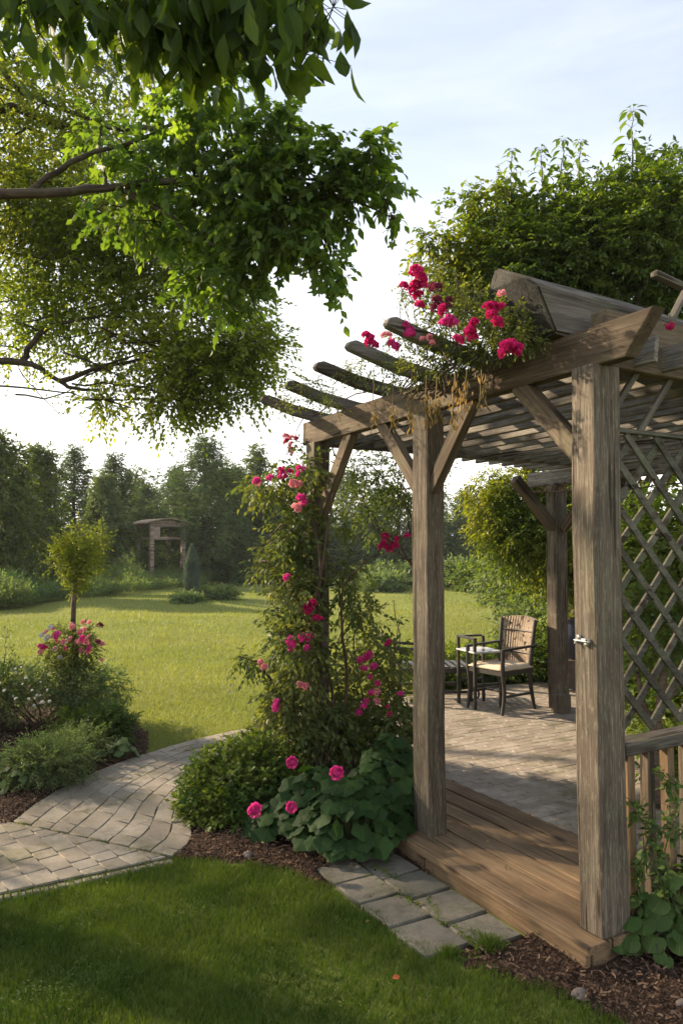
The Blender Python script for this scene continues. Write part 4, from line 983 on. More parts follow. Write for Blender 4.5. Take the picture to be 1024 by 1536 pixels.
bigleaf_plant('hosta_plant', [(20,1195,.2,.2,50),(-30,1185,.3,.24,50),(60,1175,.14,.16,26)], 'low plant with small broad leaves in the left corner of the bed', 'fern', .06, 0, TL, (), 0)
bigleaf_plant('hosta_plant', [(170,1148,.16,.18,36)], 'low pale leaved plant at the foot of the dark rounded shrub', 'fern', .06, 0, TL, (), 0)
for dx, lb in ((-120, 'tall green shrub left of the white flowered shrub'), (-330, 'tall green shrub farthest left in the flower bed')):
    shrub('leafy_shrub', G(dx, 1120)+np.array([0,.4,.4]), (.6,.5,.45), 900, 'rose', lb, 'shrub', ln=.045, L=.15)
t = empty('tall_stem', G(8, 1080), 0, 'tall thin leafy stem rising at the left edge of the bed', 'plant'); la, ta = Acc(), Acc()
for x0_, y1_ in ((8,945),(14,975),(-12,960)):
    q = limb(ta, [G(8, 1080), P(x0_-3, 1020, 6.9), P(x0_+4, y1_, 6.9)], .006, .002, 14, 5, .006); sprays(la, ta, np.repeat(q[3:], 2, axis=0), norm(rnd(22, .5)+np.array([0,0,.6])), .07, 4, .03, .5, T8, .2, tw=.001)
la.build('foliage', M['bushlight'], t); ta.build('stem', M['stem'], t)
# --- standard tree with pompon crown and the rose around its stem
SD = 7.4; sb_ = P(112, 900, SD); sb_[2] = 0
t = empty('standard_tree', sb_, 0, 'small standard tree with a yellow green tuft crown on a bare stem', 'tree'); la, ta, ka = Acc(), Acc(), Acc()
limb(ka, [sb_, P(114, 1000, SD), P(110, 930, SD), P(113, 870, SD)], .030, .024, 16, 9, .003)
for (px, py, r, nn) in ((118,850,26,150),(100,840,24,130),(135,838,24,130),(115,820,26,150),(95,815,16,60),(145,815,18,70),(120,865,18,80),(152,800,10,26),(80,825,8,16),(115,795,10,20),(112,880,10,40)):
    c = P(px, py, SD); rr = r/1115*SD; cloud(la, ta, c, (rr, rr, rr), nn, 6, .1, .034, .5, T4, -.15, .5, tw=.001); limb(ta, [P(113, 872, SD), P((113+px)/2, (860+py)/2, SD), c], .008, .002, 6, 5)
ka.build('trunk', M['barkpale'], t); ta.build('branches', M['stembrown'], t); la.build('crown', M['topcrown'], t)
rb = empty('rose_bush', sb_+np.array([-.05,-.12,0]), 0, 'rose bush ball of pale and dark pink blooms around the stem of the standard tree', 'rose bush'); la, ta = Acc(), Acc()
limb(ta, [np.array(rb.location), P(104, 1040, SD-.12), P(107, 985, SD-.1)], .012, .007, 12, 6, .004)
for (px, py, r, nn) in ((110,970,28,170),(85,978,22,110),(132,972,20,110),(105,995,22,110),(75,975,12,40),(128,950,14,50),(95,955,18,70),(128,1000,10,30)):
    c = P(px, py, SD-.1); rr = r/1115*SD; cloud(la, ta, c, (rr, rr, rr), nn, 6, .08, .03, .55, T4, .3, .5, tw=.001, hang=.1)
la.build('foliage', M['rose'], rb); ta.build('stem', M['stembrown'], rb)
for k in range(46): flower(rb, P(104+random.gauss(0, 20), 958+random.gauss(0, 13), SD-.32+random.uniform(-.05, .1)), random.uniform(.016, .03), random.choice(('pale','pale','pale','pale','pink','white','white')))
for (px, py, k_) in ((66,972,'red'),(150,938,'wilt'),(147,963,'wilt'),(62,970,'pink'),(152,966,'pale')): flower(rb, P(px, py, SD-.25), .032, k_)
# ================================================================ MEADOW, BANK
def band(pts, depth, n, hmin, hmax, ln, name, mat, label, cat, seed=0):
    q = spline([(x_, y_, 0) for x_, y_ in pts], 60); i = rng.integers(0, 59, n); f = rng.random(n)[:, None]
    b = q[i]*(1-f)+q[i+1]*f; tdir = norm(q[i+1]-q[i]); nd = np.c_[-tdir[:, 1], tdir[:, 0], np.zeros(n)]
    off = rng.random(n)**1.3*depth; b = b+nd*off[:, None]
    lump = .65+.35*np.sin(b[:, 0]*1.1+seed)*np.sin(b[:, 1]*.6+seed*2)+.25*np.sin(b[:, 0]*2.7+b[:, 1])
    h = (hmin+(hmax-hmin)*np.clip(off/depth*2.2, 0, 1))*lump*rng.uniform(.3, 1.0, n)
    p = np.c_[b[:, :2], np.maximum(h*rng.random(n)**.6, .05)]
    a = Acc(); d = rnd(n, .55); d[:, 2] = np.abs(d[:, 2])+.9; sprays(a, None, p, norm(d), ln*3, 6, ln, .32, T4, .2, .6)
    return tag(a.build(name, M[mat]), label, cat, kind='stuff')
band([(-26,14.5),(-16,18.6),(-9.9,21.4),(-9.3,25),(-7.3,33.5),(-4.7,46.5)], 7, 24000, .5, 1.5, .13, 'meadow_growth', 'meadow', 'tall wild green growth along the left edge of the lawn', 'meadow')
band([(-6,45),(-4.7,46.5),(.9,56.5),(6.5,40.5),(9.5,28)], 9, 12000, .6, 1.4, .16, 'meadow_growth', 'meadow', 'pale meadow growth across the far end of the lawn', 'meadow', 2)
# mown mound with small conifer
cb = G(287, 903)
t = empty('columnar_conifer', cb, 0, 'small blue green columnar conifer standing on the lawn', 'conifer'); la, ta = Acc(), Acc()
n = 2400; h = rng.random(n)**.9; r = .28*np.sin(np.clip(h*.9+.12, 0, 1)*PI)**.8*(1-.25*h)*rng.random(n)**.4; a_ = rng.random(n)*2*PI
limb(ta, [cb, cb+np.array([0,0,.9]), cb+np.array([.03,0,1.85])], .05, .01, 8, 7); p = np.c_[cb[0]+r*np.cos(a_), cb[1]+r*np.sin(a_), .18+h*1.65]
d = np.c_[np.cos(a_)*.4, np.sin(a_)*.4, np.ones(n)]; leaves(la, T4, p, d+rnd(n, .2), rnd(n), .14, .035)
la.build('foliage', M['bluespruce'], t); ta.build('trunk', M['bark'], t)
for px, py, rx, h_, lb in ((318,903,.95,.45,'low mounded bush on the lawn right of the small columnar conifer'),(272,907,.5,.2,'tiny low bush on the lawn left of the small columnar conifer')):
    shrub('low_bush', G(px, py)+np.array([0,.6,h_*.4]), (rx,.8,h_*.6), 900, 'meadow', lb, 'bush', ln=.1, L=.28, tw=.004)
# far shelter
SHD = 38.0; sp0 = P(240, 860, SHD); sp0[2] = 0
sh = empty('garden_shelter', sp0, math.radians(38), 'small open timber shelter with low curved roof at the edge of the far trees', 'shelter')
for x_, y_ in ((-.85,-.85),(.85,-.85),(-.85,.85),(.85,.85)): local_box(sh, 'post', (x_, y_, 1.45), (.2, .2, 2.9), M['shelterwood'], bevel=.01)
for (x_, y_, s) in ((0,-.85,(1.5,.07,.14)),(0,.85,(1.5,.07,.14)),(-.85,0,(.07,1.5,.14)),(.85,0,(.07,1.5,.14))): local_box(sh, 'rail', (x_, y_, 2.33), s, M['shelterwood'])
for (x_, y_, s) in ((0,-.85,(1.9,.1,.14)),(0,.85,(1.9,.1,.14))): local_box(sh, 'beam', (x_, y_, 2.97), s, M['shelterwood'])
local_box(sh, 'panel', (-.6, -.9, 2.63), (.34, .04, .52), M['shelterwood'])
a = Acc(); S = 16; V = []
for i in range(S+1):
    t_ = i/S; x_ = -1.25+2.5*t_; z_ = 3.04+.24*math.sin(PI*t_)
    for y_, dz in ((-1.15,0),(1.15,0),(1.15,.06),(-1.15,.06)): V.append((x_, y_, z_+dz))
Fq = [[i*4+q, i*4+(q+1) % 4, (i+1)*4+(q+1) % 4, (i+1)*4+q] for i in range(S) for q in range(4)]+[[3,2,1,0],[S*4,S*4+1,S*4+2,S*4+3]]
me = bpy.data.meshes.new('roof'); me.from_pydata(V, [], Fq); link('roof', me, M['wicker'], sh)
for y_ in (-.95, .95):
    V = [(-1.1, y_, 3.03), (1.1, y_, 3.03)] + [(1.1-2.2*i/8, y_, 3.03+.21*math.sin(PI*i/8)) for i in range(1, 8)]
    V2 = [(x_, y+.05, z_) for x_, y, z_ in V]; k = len(V)
    me = bpy.data.meshes.new('gable'); me.from_pydata(V+V2, [], [list(range(k)), list(range(2*k-1, k-1, -1))]+[[i, (i+1) % k, k+(i+1) % k, k+i][::-1] for i in range(k)]); link('gable', me, M['shelterwood'], sh)
# ================================================================ TREE LINE
def conifer(px, d, ytop, wpx, mat, label, n=5200, ybase=None):
    b = P(px, 870, d); b[2] = 0; H = CAMZ+(826-ytop)/1115*d+ (58-0)*0; R = wpx*1.3/2/1115*d
    H = CAMZ+(826-ytop)*d/1115
    t = empty('conifer_tree', b, 0, label, 'conifer', 'conifers in the far tree line'); la, ta, ka = Acc(), Acc(), Acc()
    limb(ka, [b, b+np.array([0,0,H*.5]), b+np.array([0,0,H*.97])], R*.09, .03, 10, 7)
    nb = 120; hh = (np.arange(nb)+.5)/nb; an = np.arange(nb)*2.4+rng.random(nb)*.8; ph = rng.random(4)*6
    for i in range(nb):
        z_ = H*(.06+.93*hh[i]); rr = R*(1-hh[i]**1.25)**.85*(1+.22*math.sin(an[i]*2+ph[0]+hh[i]*7)+.15*rng.normal())
        rr = max(rr, .12); s = b+np.array([0,0,z_]); e = s+np.array([math.cos(an[i])*rr, math.sin(an[i])*rr, -.10*rr+.25*rr*hh[i]])
        twigs(ta, s[None], e[None], .035)
        k = max(5, int(n/nb*(.25+rr/R)*.95)); f = rng.random(k)[:, None]**.6; p = s+(e-s)*f+rnd(k, .07*R)*np.array([1,1,.8])
        dr = np.repeat((e-s)[None], k, 0)/max(rr, .1)+rnd(k, .55); dr[:, 2] -= .15
        sprays(la, None, p, norm(dr), .30*(d/40)**.5, 5, .17*(d/40)**.5, .38, T4, .2, .7)
    ka.build('trunk', M['bark'], t); ta.build('branches', M['bark'], t); la.build('crown', M[mat], t); return t
def broad(px, d, ytop, wpx, mat, label, n=900, grp='broadleaf trees in the far tree line', low=.12):
    b = P(px, 870, d); b[2] = 0; H = CAMZ+(826-ytop)*d/1115; R = wpx/2/1115*d; cl = []
    for i in range(15):
        h = low+(.92-low)*(i+.5)/15; w = math.sin(min(1, .25+h*.8)*PI)**.6; a_ = i*2.4+rng.random()
        rr = R*.52*(1-.35*max(0, h-.6)/.4)
        c = b+np.array([math.cos(a_)*R*.55*w, math.sin(a_)*R*.55*w, H*h]); c[2] = min(c[2], H-rr*.9); cl.append((c, (rr, rr, rr*.9), n//15))
    cl.append((b+np.array([0,0,H-R*.3]), (R*.3, R*.3, R*.35), n//18))
    s = (d/40)**.5
    return tree('broadleaf_tree', b, b+np.array([0,0,H*.6]), R*.09, cl, mat, label, m=9, L=.5*s, ln=.20*s, asp=.5, group=grp, tw=.012, hang=.05, wob=.05)
conifer(108, 39, 668, 88, 'conifer', 'narrow dark conifer just left of the pale cone shaped tree', 4600)
conifer(168, 42, 680, 90, 'conifer', 'dark conifer directly behind the pale cone shaped tree')
conifer(154, 37, 712, 80, 'coniferlight', 'pale green cone shaped conifer in front of the dark tree line', 7000)
conifer(218, 46, 728, 90, 'conifer', 'dark conifer behind the left side of the garden shelter')
conifer(262, 50, 700, 80, 'conifer', 'dark conifer directly behind the garden shelter')
conifer(306, 40, 656, 150, 'conifer', 'tallest dark conifer, standing right of the garden shelter', 9000)
conifer(279, 44, 738, 56, 'coniferlight', 'short pale conifer peeping over the shelter roof', 4000)
conifer(352, 43, 700, 110, 'conifer', 'broad dark conifer right of the tallest one', 6500)
broad(384, 50, 668, 60, 'treeleaf', 'slim leafy tree rising above the conifers left of the climbing rose')
conifer(408, 42, 735, 110, 'conifer', 'dark conifer just left of the climbing rose', 6000)
broad(-8, 26, 650, 150, 'treeleaf', 'large leafy tree at the left edge of the far tree line', 1900)
broad(58, 30, 668, 90, 'treeleaf', 'leafy tree between the left edge tree and the narrow dark conifer', 1300)
conifer(20, 36, 720, 120, 'conifer', 'dark conifer filling the gap behind the left edge tree')
broad(200, 56, 700, 130, 'treeleaf', 'leafy tree far behind the pale cone shaped tree', 1000)
broad(330, 58, 690, 120, 'treeleaf', 'leafy tree far behind the tallest conifer', 1000)
broad(455, 52, 700, 100, 'treeleaf', 'leafy tree behind the climbing rose', 1000)
broad(520, 54, 705, 100, 'treeleaf', 'leafy tree seen right of the left post')
broad(580, 50, 725, 110, 'treeleaf', 'leafy tree seen just left of the middle post')
broad(650, 56, 720, 110, 'treeleaf', 'leafy tree hidden behind the middle post')
conifer(700, 50, 735, 90, 'conifer', 'dark conifer seen through the pergola right of the middle post')
broad(745, 50, 728, 100, 'treeleaf', 'leafy tree seen through the pergola left of the golden foliage')
broad(830, 50, 700, 130, 'treeleaf', 'leafy tree behind the far post of the pergola')
conifer(470, 47, 755, 110, 'conifer', 'low dark conifer behind the climbing rose'); conifer(550, 48, 770, 120, 'conifer', 'low dark conifer seen between left and middle posts')
conifer(640, 49, 765, 120, 'conifer', 'low dark conifer behind the middle post')
# thick undergrowth closing the foot of the wood
a = Acc(); n = 17000
for (x0_, x1_, d_, zz) in ((-200,120,34,2.6),(100,260,46,2.6),(240,460,47,2.4),(430,900,58,3.4)):
    k = n//4; pxs = rng.uniform(x0_, x1_, k); dd = d_+rng.random(k)*4; p = np.c_[(pxs-512)/1115*dd, dd, zz*rng.random(k)*(.75+.25*np.sin(pxs*.06))]
    d = rnd(k, .7); sprays(a, None, p, norm(d), .6, 6, .26, .5, T4, .2, .7)
tag(a.build('undergrowth', M['conifer']), 'dark undergrowth at the foot of the far wood', 'undergrowth', kind='stuff')
# unseen hedge added out of frame on the left to shade the front lawn
for i, (x_, y_) in enumerate(((-3.6,1.7),(-3.8,2.7),(-4.0,3.7),(-4.3,4.6))):
    shrub('hedge_shrub', np.array([x_, y_, .75]), (.7,.7,.7), 1000, 'hedge', ('tall garden hedge shrub left of the front lawn, nearest the camera','tall garden hedge shrub left of the front lawn, second from the camera','tall garden hedge shrub left of the front lawn, third from the camera','tall garden hedge shrub at the near corner of the brick path')[i], 'hedge shrub', ln=.08, L=.2, lump=9, tw=.003)
# ---------------- shrubs beyond the patio
for i, (px, py, rx, h_, mt, lb) in enumerate(((690,1040,.55,.52,'bushlight','yellow green shrub behind the side table'),(740,1034,.5,.5,'bushlight','green shrub directly behind the armchair'),(800,1036,.55,.72,'bushlight','taller green shrub between armchair and far post'),(640,1036,.5,.45,'bushlight','green shrub behind the lounger'),(862,1030,.6,1.0,'bushlight','green shrub right of the far post'),(930,1040,.7,1.1,'bushlight','green shrub behind the nearest post'))):
    c = G(px, py)+np.array([0,.5,h_*.45]); shrub('garden_shrub', c, (rx*.9,.55,h_*.52), 1300, mt, lb, 'shrub', ln=.055, L=.16, lump=7)
for i, (px, d_, rx, h_, mt, lb) in enumerate(((815,14,1.0,.8,'meadow','low pale bush on the bank just left of the far post'),(905,13,1.2,1.2,'meadow','mid height pale bush on the bank hidden by the nearest post'),(735,30,1.6,1.4,'bushlight','round green bush on the bank beyond the lawn'),(690,36,1.8,1.2,'meadow','pale bush on the bank at the lawn corner'),(800,22,1.6,1.8,'meadow','tall pale bush on the bank under the golden foliage'),(850,17,1.6,2.0,'meadow','tall pale bush on the bank behind the far post'),(600,34,1.8,1.1,'meadow','low bush at the lawn end seen left of the middle post'),(575,30,.7,.7,'meadow','small bush on the lawn end seen through the left bay'),(930,14,1.6,2.2,'bushlight','tall bush on the bank behind the nearest post'))):
    c = P(px, 850, d_); c[2] = h_*.42; shrub('bank_bush', c, (rx,1.0,h_*.55), 900, mt, lb, 'bush', ln=.055+.004*d_, L=.14+.012*d_, lump=7, tw=.003)
# ---------------- big leafy mass behind the pergola
RD = 8.9
cl = []
for (px, py, d_, r, n_) in ((900,390,8.8,95,620),(980,360,8.6,110,800),(1060,340,8.6,120,500),(840,380,8.8,85,560),(790,400,8.8,70,400),(930,320,8.8,75,420),(1000,290,8.8,70,360),(860,330,8.8,70,330),(760,370,9,60,240),(800,340,9,50,170),(1040,430,8.6,80,350),(960,450,8.8,80,420),(1150,380,8.6,150,500),(880,450,8.8,70,300),(820,440,9,60,250),(760,430,9,50,180)):
    cl.append((P(px, py, d_), (r/1115*d_, r/1115*d_*1.1, r/1115*d_*.9), n_))
big = tree('shade_tree', (3.35, 9.3, 0), (3.3, 9.1, 3.6), .16, cl, 'hedge', 'broad dense green tree rising behind the pergola roof', m=9, L=.26, ln=.08, asp=.42, tw=.003, hang=.15)
cl = [(P(px, py, 9.1), r/1115*9.1, n_) for px, py, r, n_ in ((700,420,40,90),(680,380,36,70),(720,350,40,90),(740,310,36,60),(760,280,24,34),(700,310,22,30),(660,410,26,36),(640,365,16,14),(720,400,40,90),(665,350,16,14),(775,330,36,70),(690,450,34,80))]
tree('loose_tree', (3.25, 10.0, 0), P(730, 480, 9.2), .07, cl, 'golden', 'slender loose leaved yellow green tree at the left flank of the dense one', m=7, L=.28, ln=.085, asp=.55, tw=.0035, T=T8, hang=.25, bark='stem')
# leafy shoots on top
def shoot(px, y0_, y1_, d_, ln, label, lean=0):
    b = P(px, y0_, d_); t = empty('leafy_shoot', b, 0, label, 'shoot', None); la, ta = Acc(), Acc()
    q = limb(ta, [b, P(px+lean*.4, (y0_+y1_)/2, d_), P(px+lean, y1_, d_)], .014, .004, 14, 6, .008)
    for i in range(3, 14):
        k = 3 if i < 13 else 8; s = 1-.045*i
        a_ = rng.random()*6+np.arange(k)*2*PI/k; ax = np.c_[np.cos(a_), np.sin(a_), np.full(k, .1)]; st = q[i]+ax*ln*.45*s+np.array([0,0,.03]); twigs(ta, np.repeat(q[i][None], k, 0), st, .003)
        leaves(la, T8, st, ax+np.array([0,0,-.55])+rnd(k, .2), np.array([[0,0,1.]])+ax*.5+rnd(k, .2), ln*s*rng.uniform(.8, 1.15, k), ln*s*.55)
    la.build('foliage', M['hedge'], t); ta.build('stem', M['stem'], t); return t
shoot(948, 330, 168, 8.7, .30, 'tallest leafy shoot standing above the trees at the right')
shoot(838, 330, 212, 8.8, .23, 'leafy shoot, right one of the close pair above the dense tree', 6)
shoot(818, 340, 226, 8.9, .23, 'leafy shoot, left one of the close pair above the dense tree', -8)
shoot(866, 310, 215, 8.9, .18, 'leafy shoot between the close pair and the tallest one', 4)
shoot(765, 330, 228, 9.0, .21, 'leafy shoot above the slender yellow green tree', 2)
shoot(708, 360, 290, 9.0, .15, 'short leafy shoot over the left side of the yellow green tree', -6)
shoot(1010, 290, 225, 8.8, .16, 'short leafy shoot at the right edge above the dense tree', 12)
shoot(650, 390, 345, 9.0, .15, 'short leaning shoot at the far left of the yellow green tree', -24)
shoot(905, 300, 268, 8.9, .17, 'low leafy shoot just left of the tallest one', 4)
# golden foliage under the roof line
cl = [(P(px, py, d_), r/1115*d_, n_) for px, py, d_, r, n_ in ((770,760,9.6,46,330),(730,745,9.6,34,200),(745,790,9.5,40,260),(790,800,9.4,46,330),(820,760,9.6,50,350),(770,835,9.4,30,150),(815,845,9.3,36,220),(850,800,9.3,50,330),(890,770,9.3,60,350),(880,850,9.3,50,260),(840,720,9.6,46,240),(930,800,9.3,60,300),(860,885,9.2,34,140),(780,720,9.6,36,200))]
tree('golden_tree', (2.95, 9.7, 0), P(850, 740, 9.6), .09, cl, 'golden', 'dense golden green tree hanging into view right of the armchair', m=8, L=.22, ln=.062, asp=.45, tw=.002, hang=.3, droop=.5)
# dark hedge beyond the lattice, on the right side of the patio
for i, (u_, v_, h_, lb, mt) in enumerate(((3.2, 4.5, 2.8, 'dark tall hedge shrub deepest behind the lattice', 'hedge'), (2.3, 4.4, 2.9, 'dark tall hedge shrub second deepest behind the lattice', 'hedge'), (1.4, 4.5, 2.8, 'dark tall hedge shrub in the middle behind the lattice', 'hedge'), (.5, 4.6, 2.8, 'dark tall hedge shrub right of centre behind the lattice', 'hedge'), (-.5, 4.6, 2.7, 'dark tall hedge shrub nearest the camera behind the railing', 'hedge'))):
    c = uv(u_, v_, h_*.5); shrub('hedge_shrub', c, (.75,.75,h_*.55), 1900, mt, lb, 'hedge shrub', ln=.075, L=.2, T=T8, lump=9, tw=.003, shell=.6)
for i, (px, d_, h_, lb) in enumerate(((965,5.9,.85,'bright green plant low behind the lattice near the post'),(1010,5.4,.8,'bright green plant low behind the lattice at the right edge'),(1040,4.9,.55,'bright green plant behind the railing at the right edge'))):
    c = P(px, 1000, d_); c[2] = h_*.5+.12; shrub('patio_plant', c, (.3,.3,h_*.5), 520, 'bushlight', lb, 'plant', ln=.055, L=.14, gz=.14)
sa = Acc(); s0 = uv(1.05, 1.75, PZ)
limb(sa, [P(985,1290,4.6)*np.array([1,1,0])+np.array([0,0,.15]), P(982,1110,4.6), P(990,1060,4.6), P(1000,1010,4.6), P(1010,960,4.6)], .045, .02, 16, 8, .008); limb(sa, [P(990,1060,4.6), P(1030,1010,4.6), P(1060,900,4.6)], .03, .014, 10, 7, .006)
limb(sa, [P(984,1100,4.6), P(960,1040,4.65), P(955,960,4.7)], .022, .008, 10, 6, .006)
pt_ = empty('young_tree', P(985,1290,4.6)*np.array([1,1,0])+np.array([0,0,.15]), 0, 'pale forked young trunk with sparse leaves behind the lattice', 'tree'); sa.build('trunk', M['barkpale'], pt_)
la, ta = Acc(), Acc()
for px, py in ((1000,960),(965,960),(1030,900),(990,900),(1050,980),(1010,830),(960,880)): cloud(la, ta, P(px, py, 4.7), (.16,.16,.16), 60, 6, .14, .05, .5, T8, .3, tw=.0015)
ta.build('branches', M['barkpale'], pt_); la.build('crown', M['bushlight'], pt_)
# ================================================================ OVERHANGING TREES, LEFT
cl = []
for (px, py, d_, r, n_) in ((30,100,10,80,70),(110,110,10,80,90),(200,90,10,70,90),(40,190,10,70,90),(130,210,9.8,60,80),(60,260,9.8,60,90),(120,330,10,80,150),(220,320,9.6,80,170),(30,370,10.4,70,110),(100,420,10.2,70,130),(180,420,10,80,170),(270,400,9.6,80,190),(340,440,9.4,50,90),(250,520,9.5,55,120),(200,480,9.8,60,110),(320,510,9.2,60,170),(370,530,9.1,45,110),(290,560,9.2,50,130),(340,570,9.1,45,110),(245,590,9.1,40,70),(395,510,9.1,28,50),(150,555,9.6,40,46),(60,320,10,60,110),(20,300,10,60,80),(90,470,10,60,110),(20,520,10.2,30,24),(170,370,10,60,110),(160,600,9.4,26,26),(60,480,10.4,50,60),(20,450,10.5,50,60),(275,615,9.1,22,24)):
    rr = r/1115*d_*1.2; cl.append((P(px, py, d_), (rr*1.1, rr*1.5, rr*.8), int(n_*(2.7 if py < 400 else 1.7))))
off = [(-7.5,8.5,4.6,1.6,280),(-8.7,7.6,5.6,1.7,260),(-9.8,9.6,4.6,1.4,160),(-7.5,10,7,1.7,260),(-10,8,5.4,1.6,200),(-4.6,9.4,7.8,1.4,150)]
for (x_, y_, z_, r, n_) in off: cl.append(((x_, y_, z_), (r, r, r*.8), n_))
TB = (-8.2, 9.8, 0)
ta_ = empty('large_tree', TB, 0, 'large small leaved tree reaching in over the lawn from the left', 'tree'); la, ba, ka = Acc(), Acc(), Acc()
limb(ka, [TB, (-8.1, 9.8, 2), (-7.9, 9.7, 4), (-7.6, 9.6, 6.5)], .30, .14, 18, 12, .015); tube(ka, [np.array(TB)-[0,0,.05], np.array(TB)+[0,0,.4]], [.42, .3], 12, .1)
L1 = limb(ba, [(-8.1, 9.8, 2.6), P(-80, 545, 9.6), P(0, 540, 9.5), P(50, 548, 9.5), P(105, 580, 9.5), P(150, 585, 9.4)], .075, .014, 26, 8, .012)
limb(ba, [P(30, 545, 9.5), P(60, 500, 9.5), P(110, 480, 9.6), P(200, 470, 9.6)], .045, .012, 14, 7, .012); limb(ba, [P(90, 572, 9.5), P(180, 545, 9.5), P(260, 530, 9.4)], .035, .01, 12, 6, .01)
limb(ba, [(-8.0, 9.75, 4), P(-60, 300, 9.7), P(60, 345, 9.8), P(130, 400, 9.8), P(200, 420, 9.8)], .075, .015, 18, 8, .015)
limb(ba, [(-7.9, 9.7, 5), P(-60, 180, 9.8), P(100, 190, 9.8), P(230, 190, 9.7), P(300, 210, 9.6)], .08, .018, 18, 8, .015); limb(ba, [(-7.8, 9.7, 5.6), P(-80, 80, 9.8), P(40, 140, 9.8), P(140, 180, 9.7)], .09, .02, 18, 8, .015)
for c, rr, n_ in cl:
    c = np.array(c); s = np.array([-7.9, 9.7, 2.8+rng.random()*3.5])
    s = s*.25+c*.75+rnd(1, .2)[0] if c[0] > -5.6 else s
    limb(ba, [s, (s+c)/2+rnd(1, .12)[0], c], .014, .005, 9, 6, .02)
    for _ in range(4):
        e = c+norm(rnd(1))[0]*np.array(rr)*.85; limb(ba, [c, (c+e)/2+rnd(1, .05)[0], e], .014, .004, 6, 5)
    cloud(la, ba, c, rr, n_, 9, .36, .074, .62, T4, .35, .6, tw=.0025, hang=.1)
ka.build('trunk', M['bark'], ta_, smooth=True); ba.build('branches', M['bark'], ta_, smooth=False); la.build('crown', M['mapleold'], ta_)
dt = empty('dead_twig', P(28, 552, 9.4), 0, 'bare broken twig dangling from the lowest pale branch of the large tree', 'twig'); da = Acc()
q = limb(da, [P(28, 552, 9.4), P(45, 575, 9.3), P(66, 598, 9.3), P(85, 618, 9.3), P(110, 640, 9.3)], .008, .003, 16, 5, .01); limb(da, [P(30, 555, 9.3), P(36, 568, 9.3), P(42, 572, 9.3)], .004, .002, 5, 5)
limb(da, [P(82, 612, 9.3), P(88, 590, 9.3), P(86, 575, 9.3)], .004, .002, 6, 5); da.build('twig', M['barkpale'], dt)
la = Acc(); leaves(la, T4, q[9:14]+rnd(5, .03), rnd(5), rnd(5), .05, .025); la.build('dry_leaves', M['dryleaf'], dt)
# nearer darker maple
cl = []
for (px, py, d_, r, n_) in ((270,190,5.9,55,90),(320,150,5.8,50,90),(330,230,5.7,60,130),(400,200,5.7,48,100),(390,270,5.6,60,150),(450,270,5.6,50,120),(440,330,5.6,50,120),(500,250,5.5,42,80),(545,240,5.5,34,56),(575,275,5.4,18,18),(560,215,5.5,20,20),(520,300,5.5,30,44),(475,360,5.5,34,56),(490,400,5.5,18,18),(390,350,5.6,50,100),(330,320,5.8,55,110),(260,280,6,60,100),(350,400,5.7,36,60),(380,430,5.6,18,20),(430,190,5.6,30,40),(200,240,6,50,60),(180,310,6.1,50,56),(350,100,5.8,26,30),(500,425,5.5,12,12),(590,325,5.4,10,7),(345,460,5.7,26,26),(300,420,5.8,30,40),(230,330,6,40,60),(300,360,5.9,40,60),(150,200,6.2,46,46),(580,300,5.4,10,8)):
    rr = r/1115*d_; cl.append((P(px, py, d_), (rr, rr*1.3, rr*.9), int(n_*.92)))
for x_, y_, z_, r, n_ in ((-4.2,5.2,5.4,1.0,120),(-5.0,4.6,4.6,1.0,140),(-4.2,4.2,5.9,1.1,120),(-5.4,5.6,6.2,1.2,140),(-3.4,5.4,6.6,1.0,110),(-6.0,4.6,5.6,1.1,120)): cl.append(((x_, y_, z_), (r, r, r*.8), n_))
TB = (-5.0, 5.2, 0); t = empty('maple_tree', TB, 0, 'dark leaved tree whose heavy bough fills the upper middle in front of the sky', 'tree'); la, ba, ka = Acc(), Acc(), Acc()
limb(ka, [TB, (-4.95, 5.2, 2), (-4.7, 5.3, 4.2), (-4.4, 5.3, 6)], .22, .1, 16, 12, .012); tube(ka, [np.array(TB)-[0,0,.05], np.array(TB)+[0,0,.3]], [.32, .22], 12, .1)
bough = limb(ba, [(-4.75, 5.3, 3.9), P(-120, 275, 5.9), P(0, 290, 5.9), P(120, 285, 5.9), P(250, 272, 5.8), P(370, 265, 5.7), P(480, 270, 5.6)], .06, .009, 30, 9, .006)
limb(ba, [P(40, 290, 5.9), P(110, 240, 5.9), P(200, 210, 5.9), P(290, 170, 5.8)], .026, .012, 14, 7, .008); limb(ba, [P(180, 280, 5.9), P(260, 330, 5.8), P(340, 380, 5.7)], .03, .008, 12, 6, .008)
for c, rr, n_ in cl:
    c = np.array(c); s = bough[int(np.argmin(np.linalg.norm(bough-c-np.array([.25,0,0]), axis=1)))] if c[0] > -3.3 else np.array([-4.7, 5.3, 4.2+rng.random()])
    limb(ba, [s, (s+c)/2+rnd(1, .05)[0], c], .014, .005, 8, 6, .008)
    for _ in range(4):
        e = c+norm(rnd(1))[0]*np.array(rr)*.9; limb(ba, [c, (c+e)/2+rnd(1, .03)[0], e], .007, .003, 6, 5)
    cloud(la, ba, c, rr, n_*5//8, 6, .17, .080, .60, T8, .5, .5, tw=.0022, hang=.45); cloud(la, ba, c, rr, n_//4, 5, .16, .080, 1.0, TM, .5, .5, tw=.0022, hang=.45)
ka.build('trunk', M['bark'], t, smooth=True); ba.build('branches', M['bark'], t); la.build('crown', M['maple'], t)
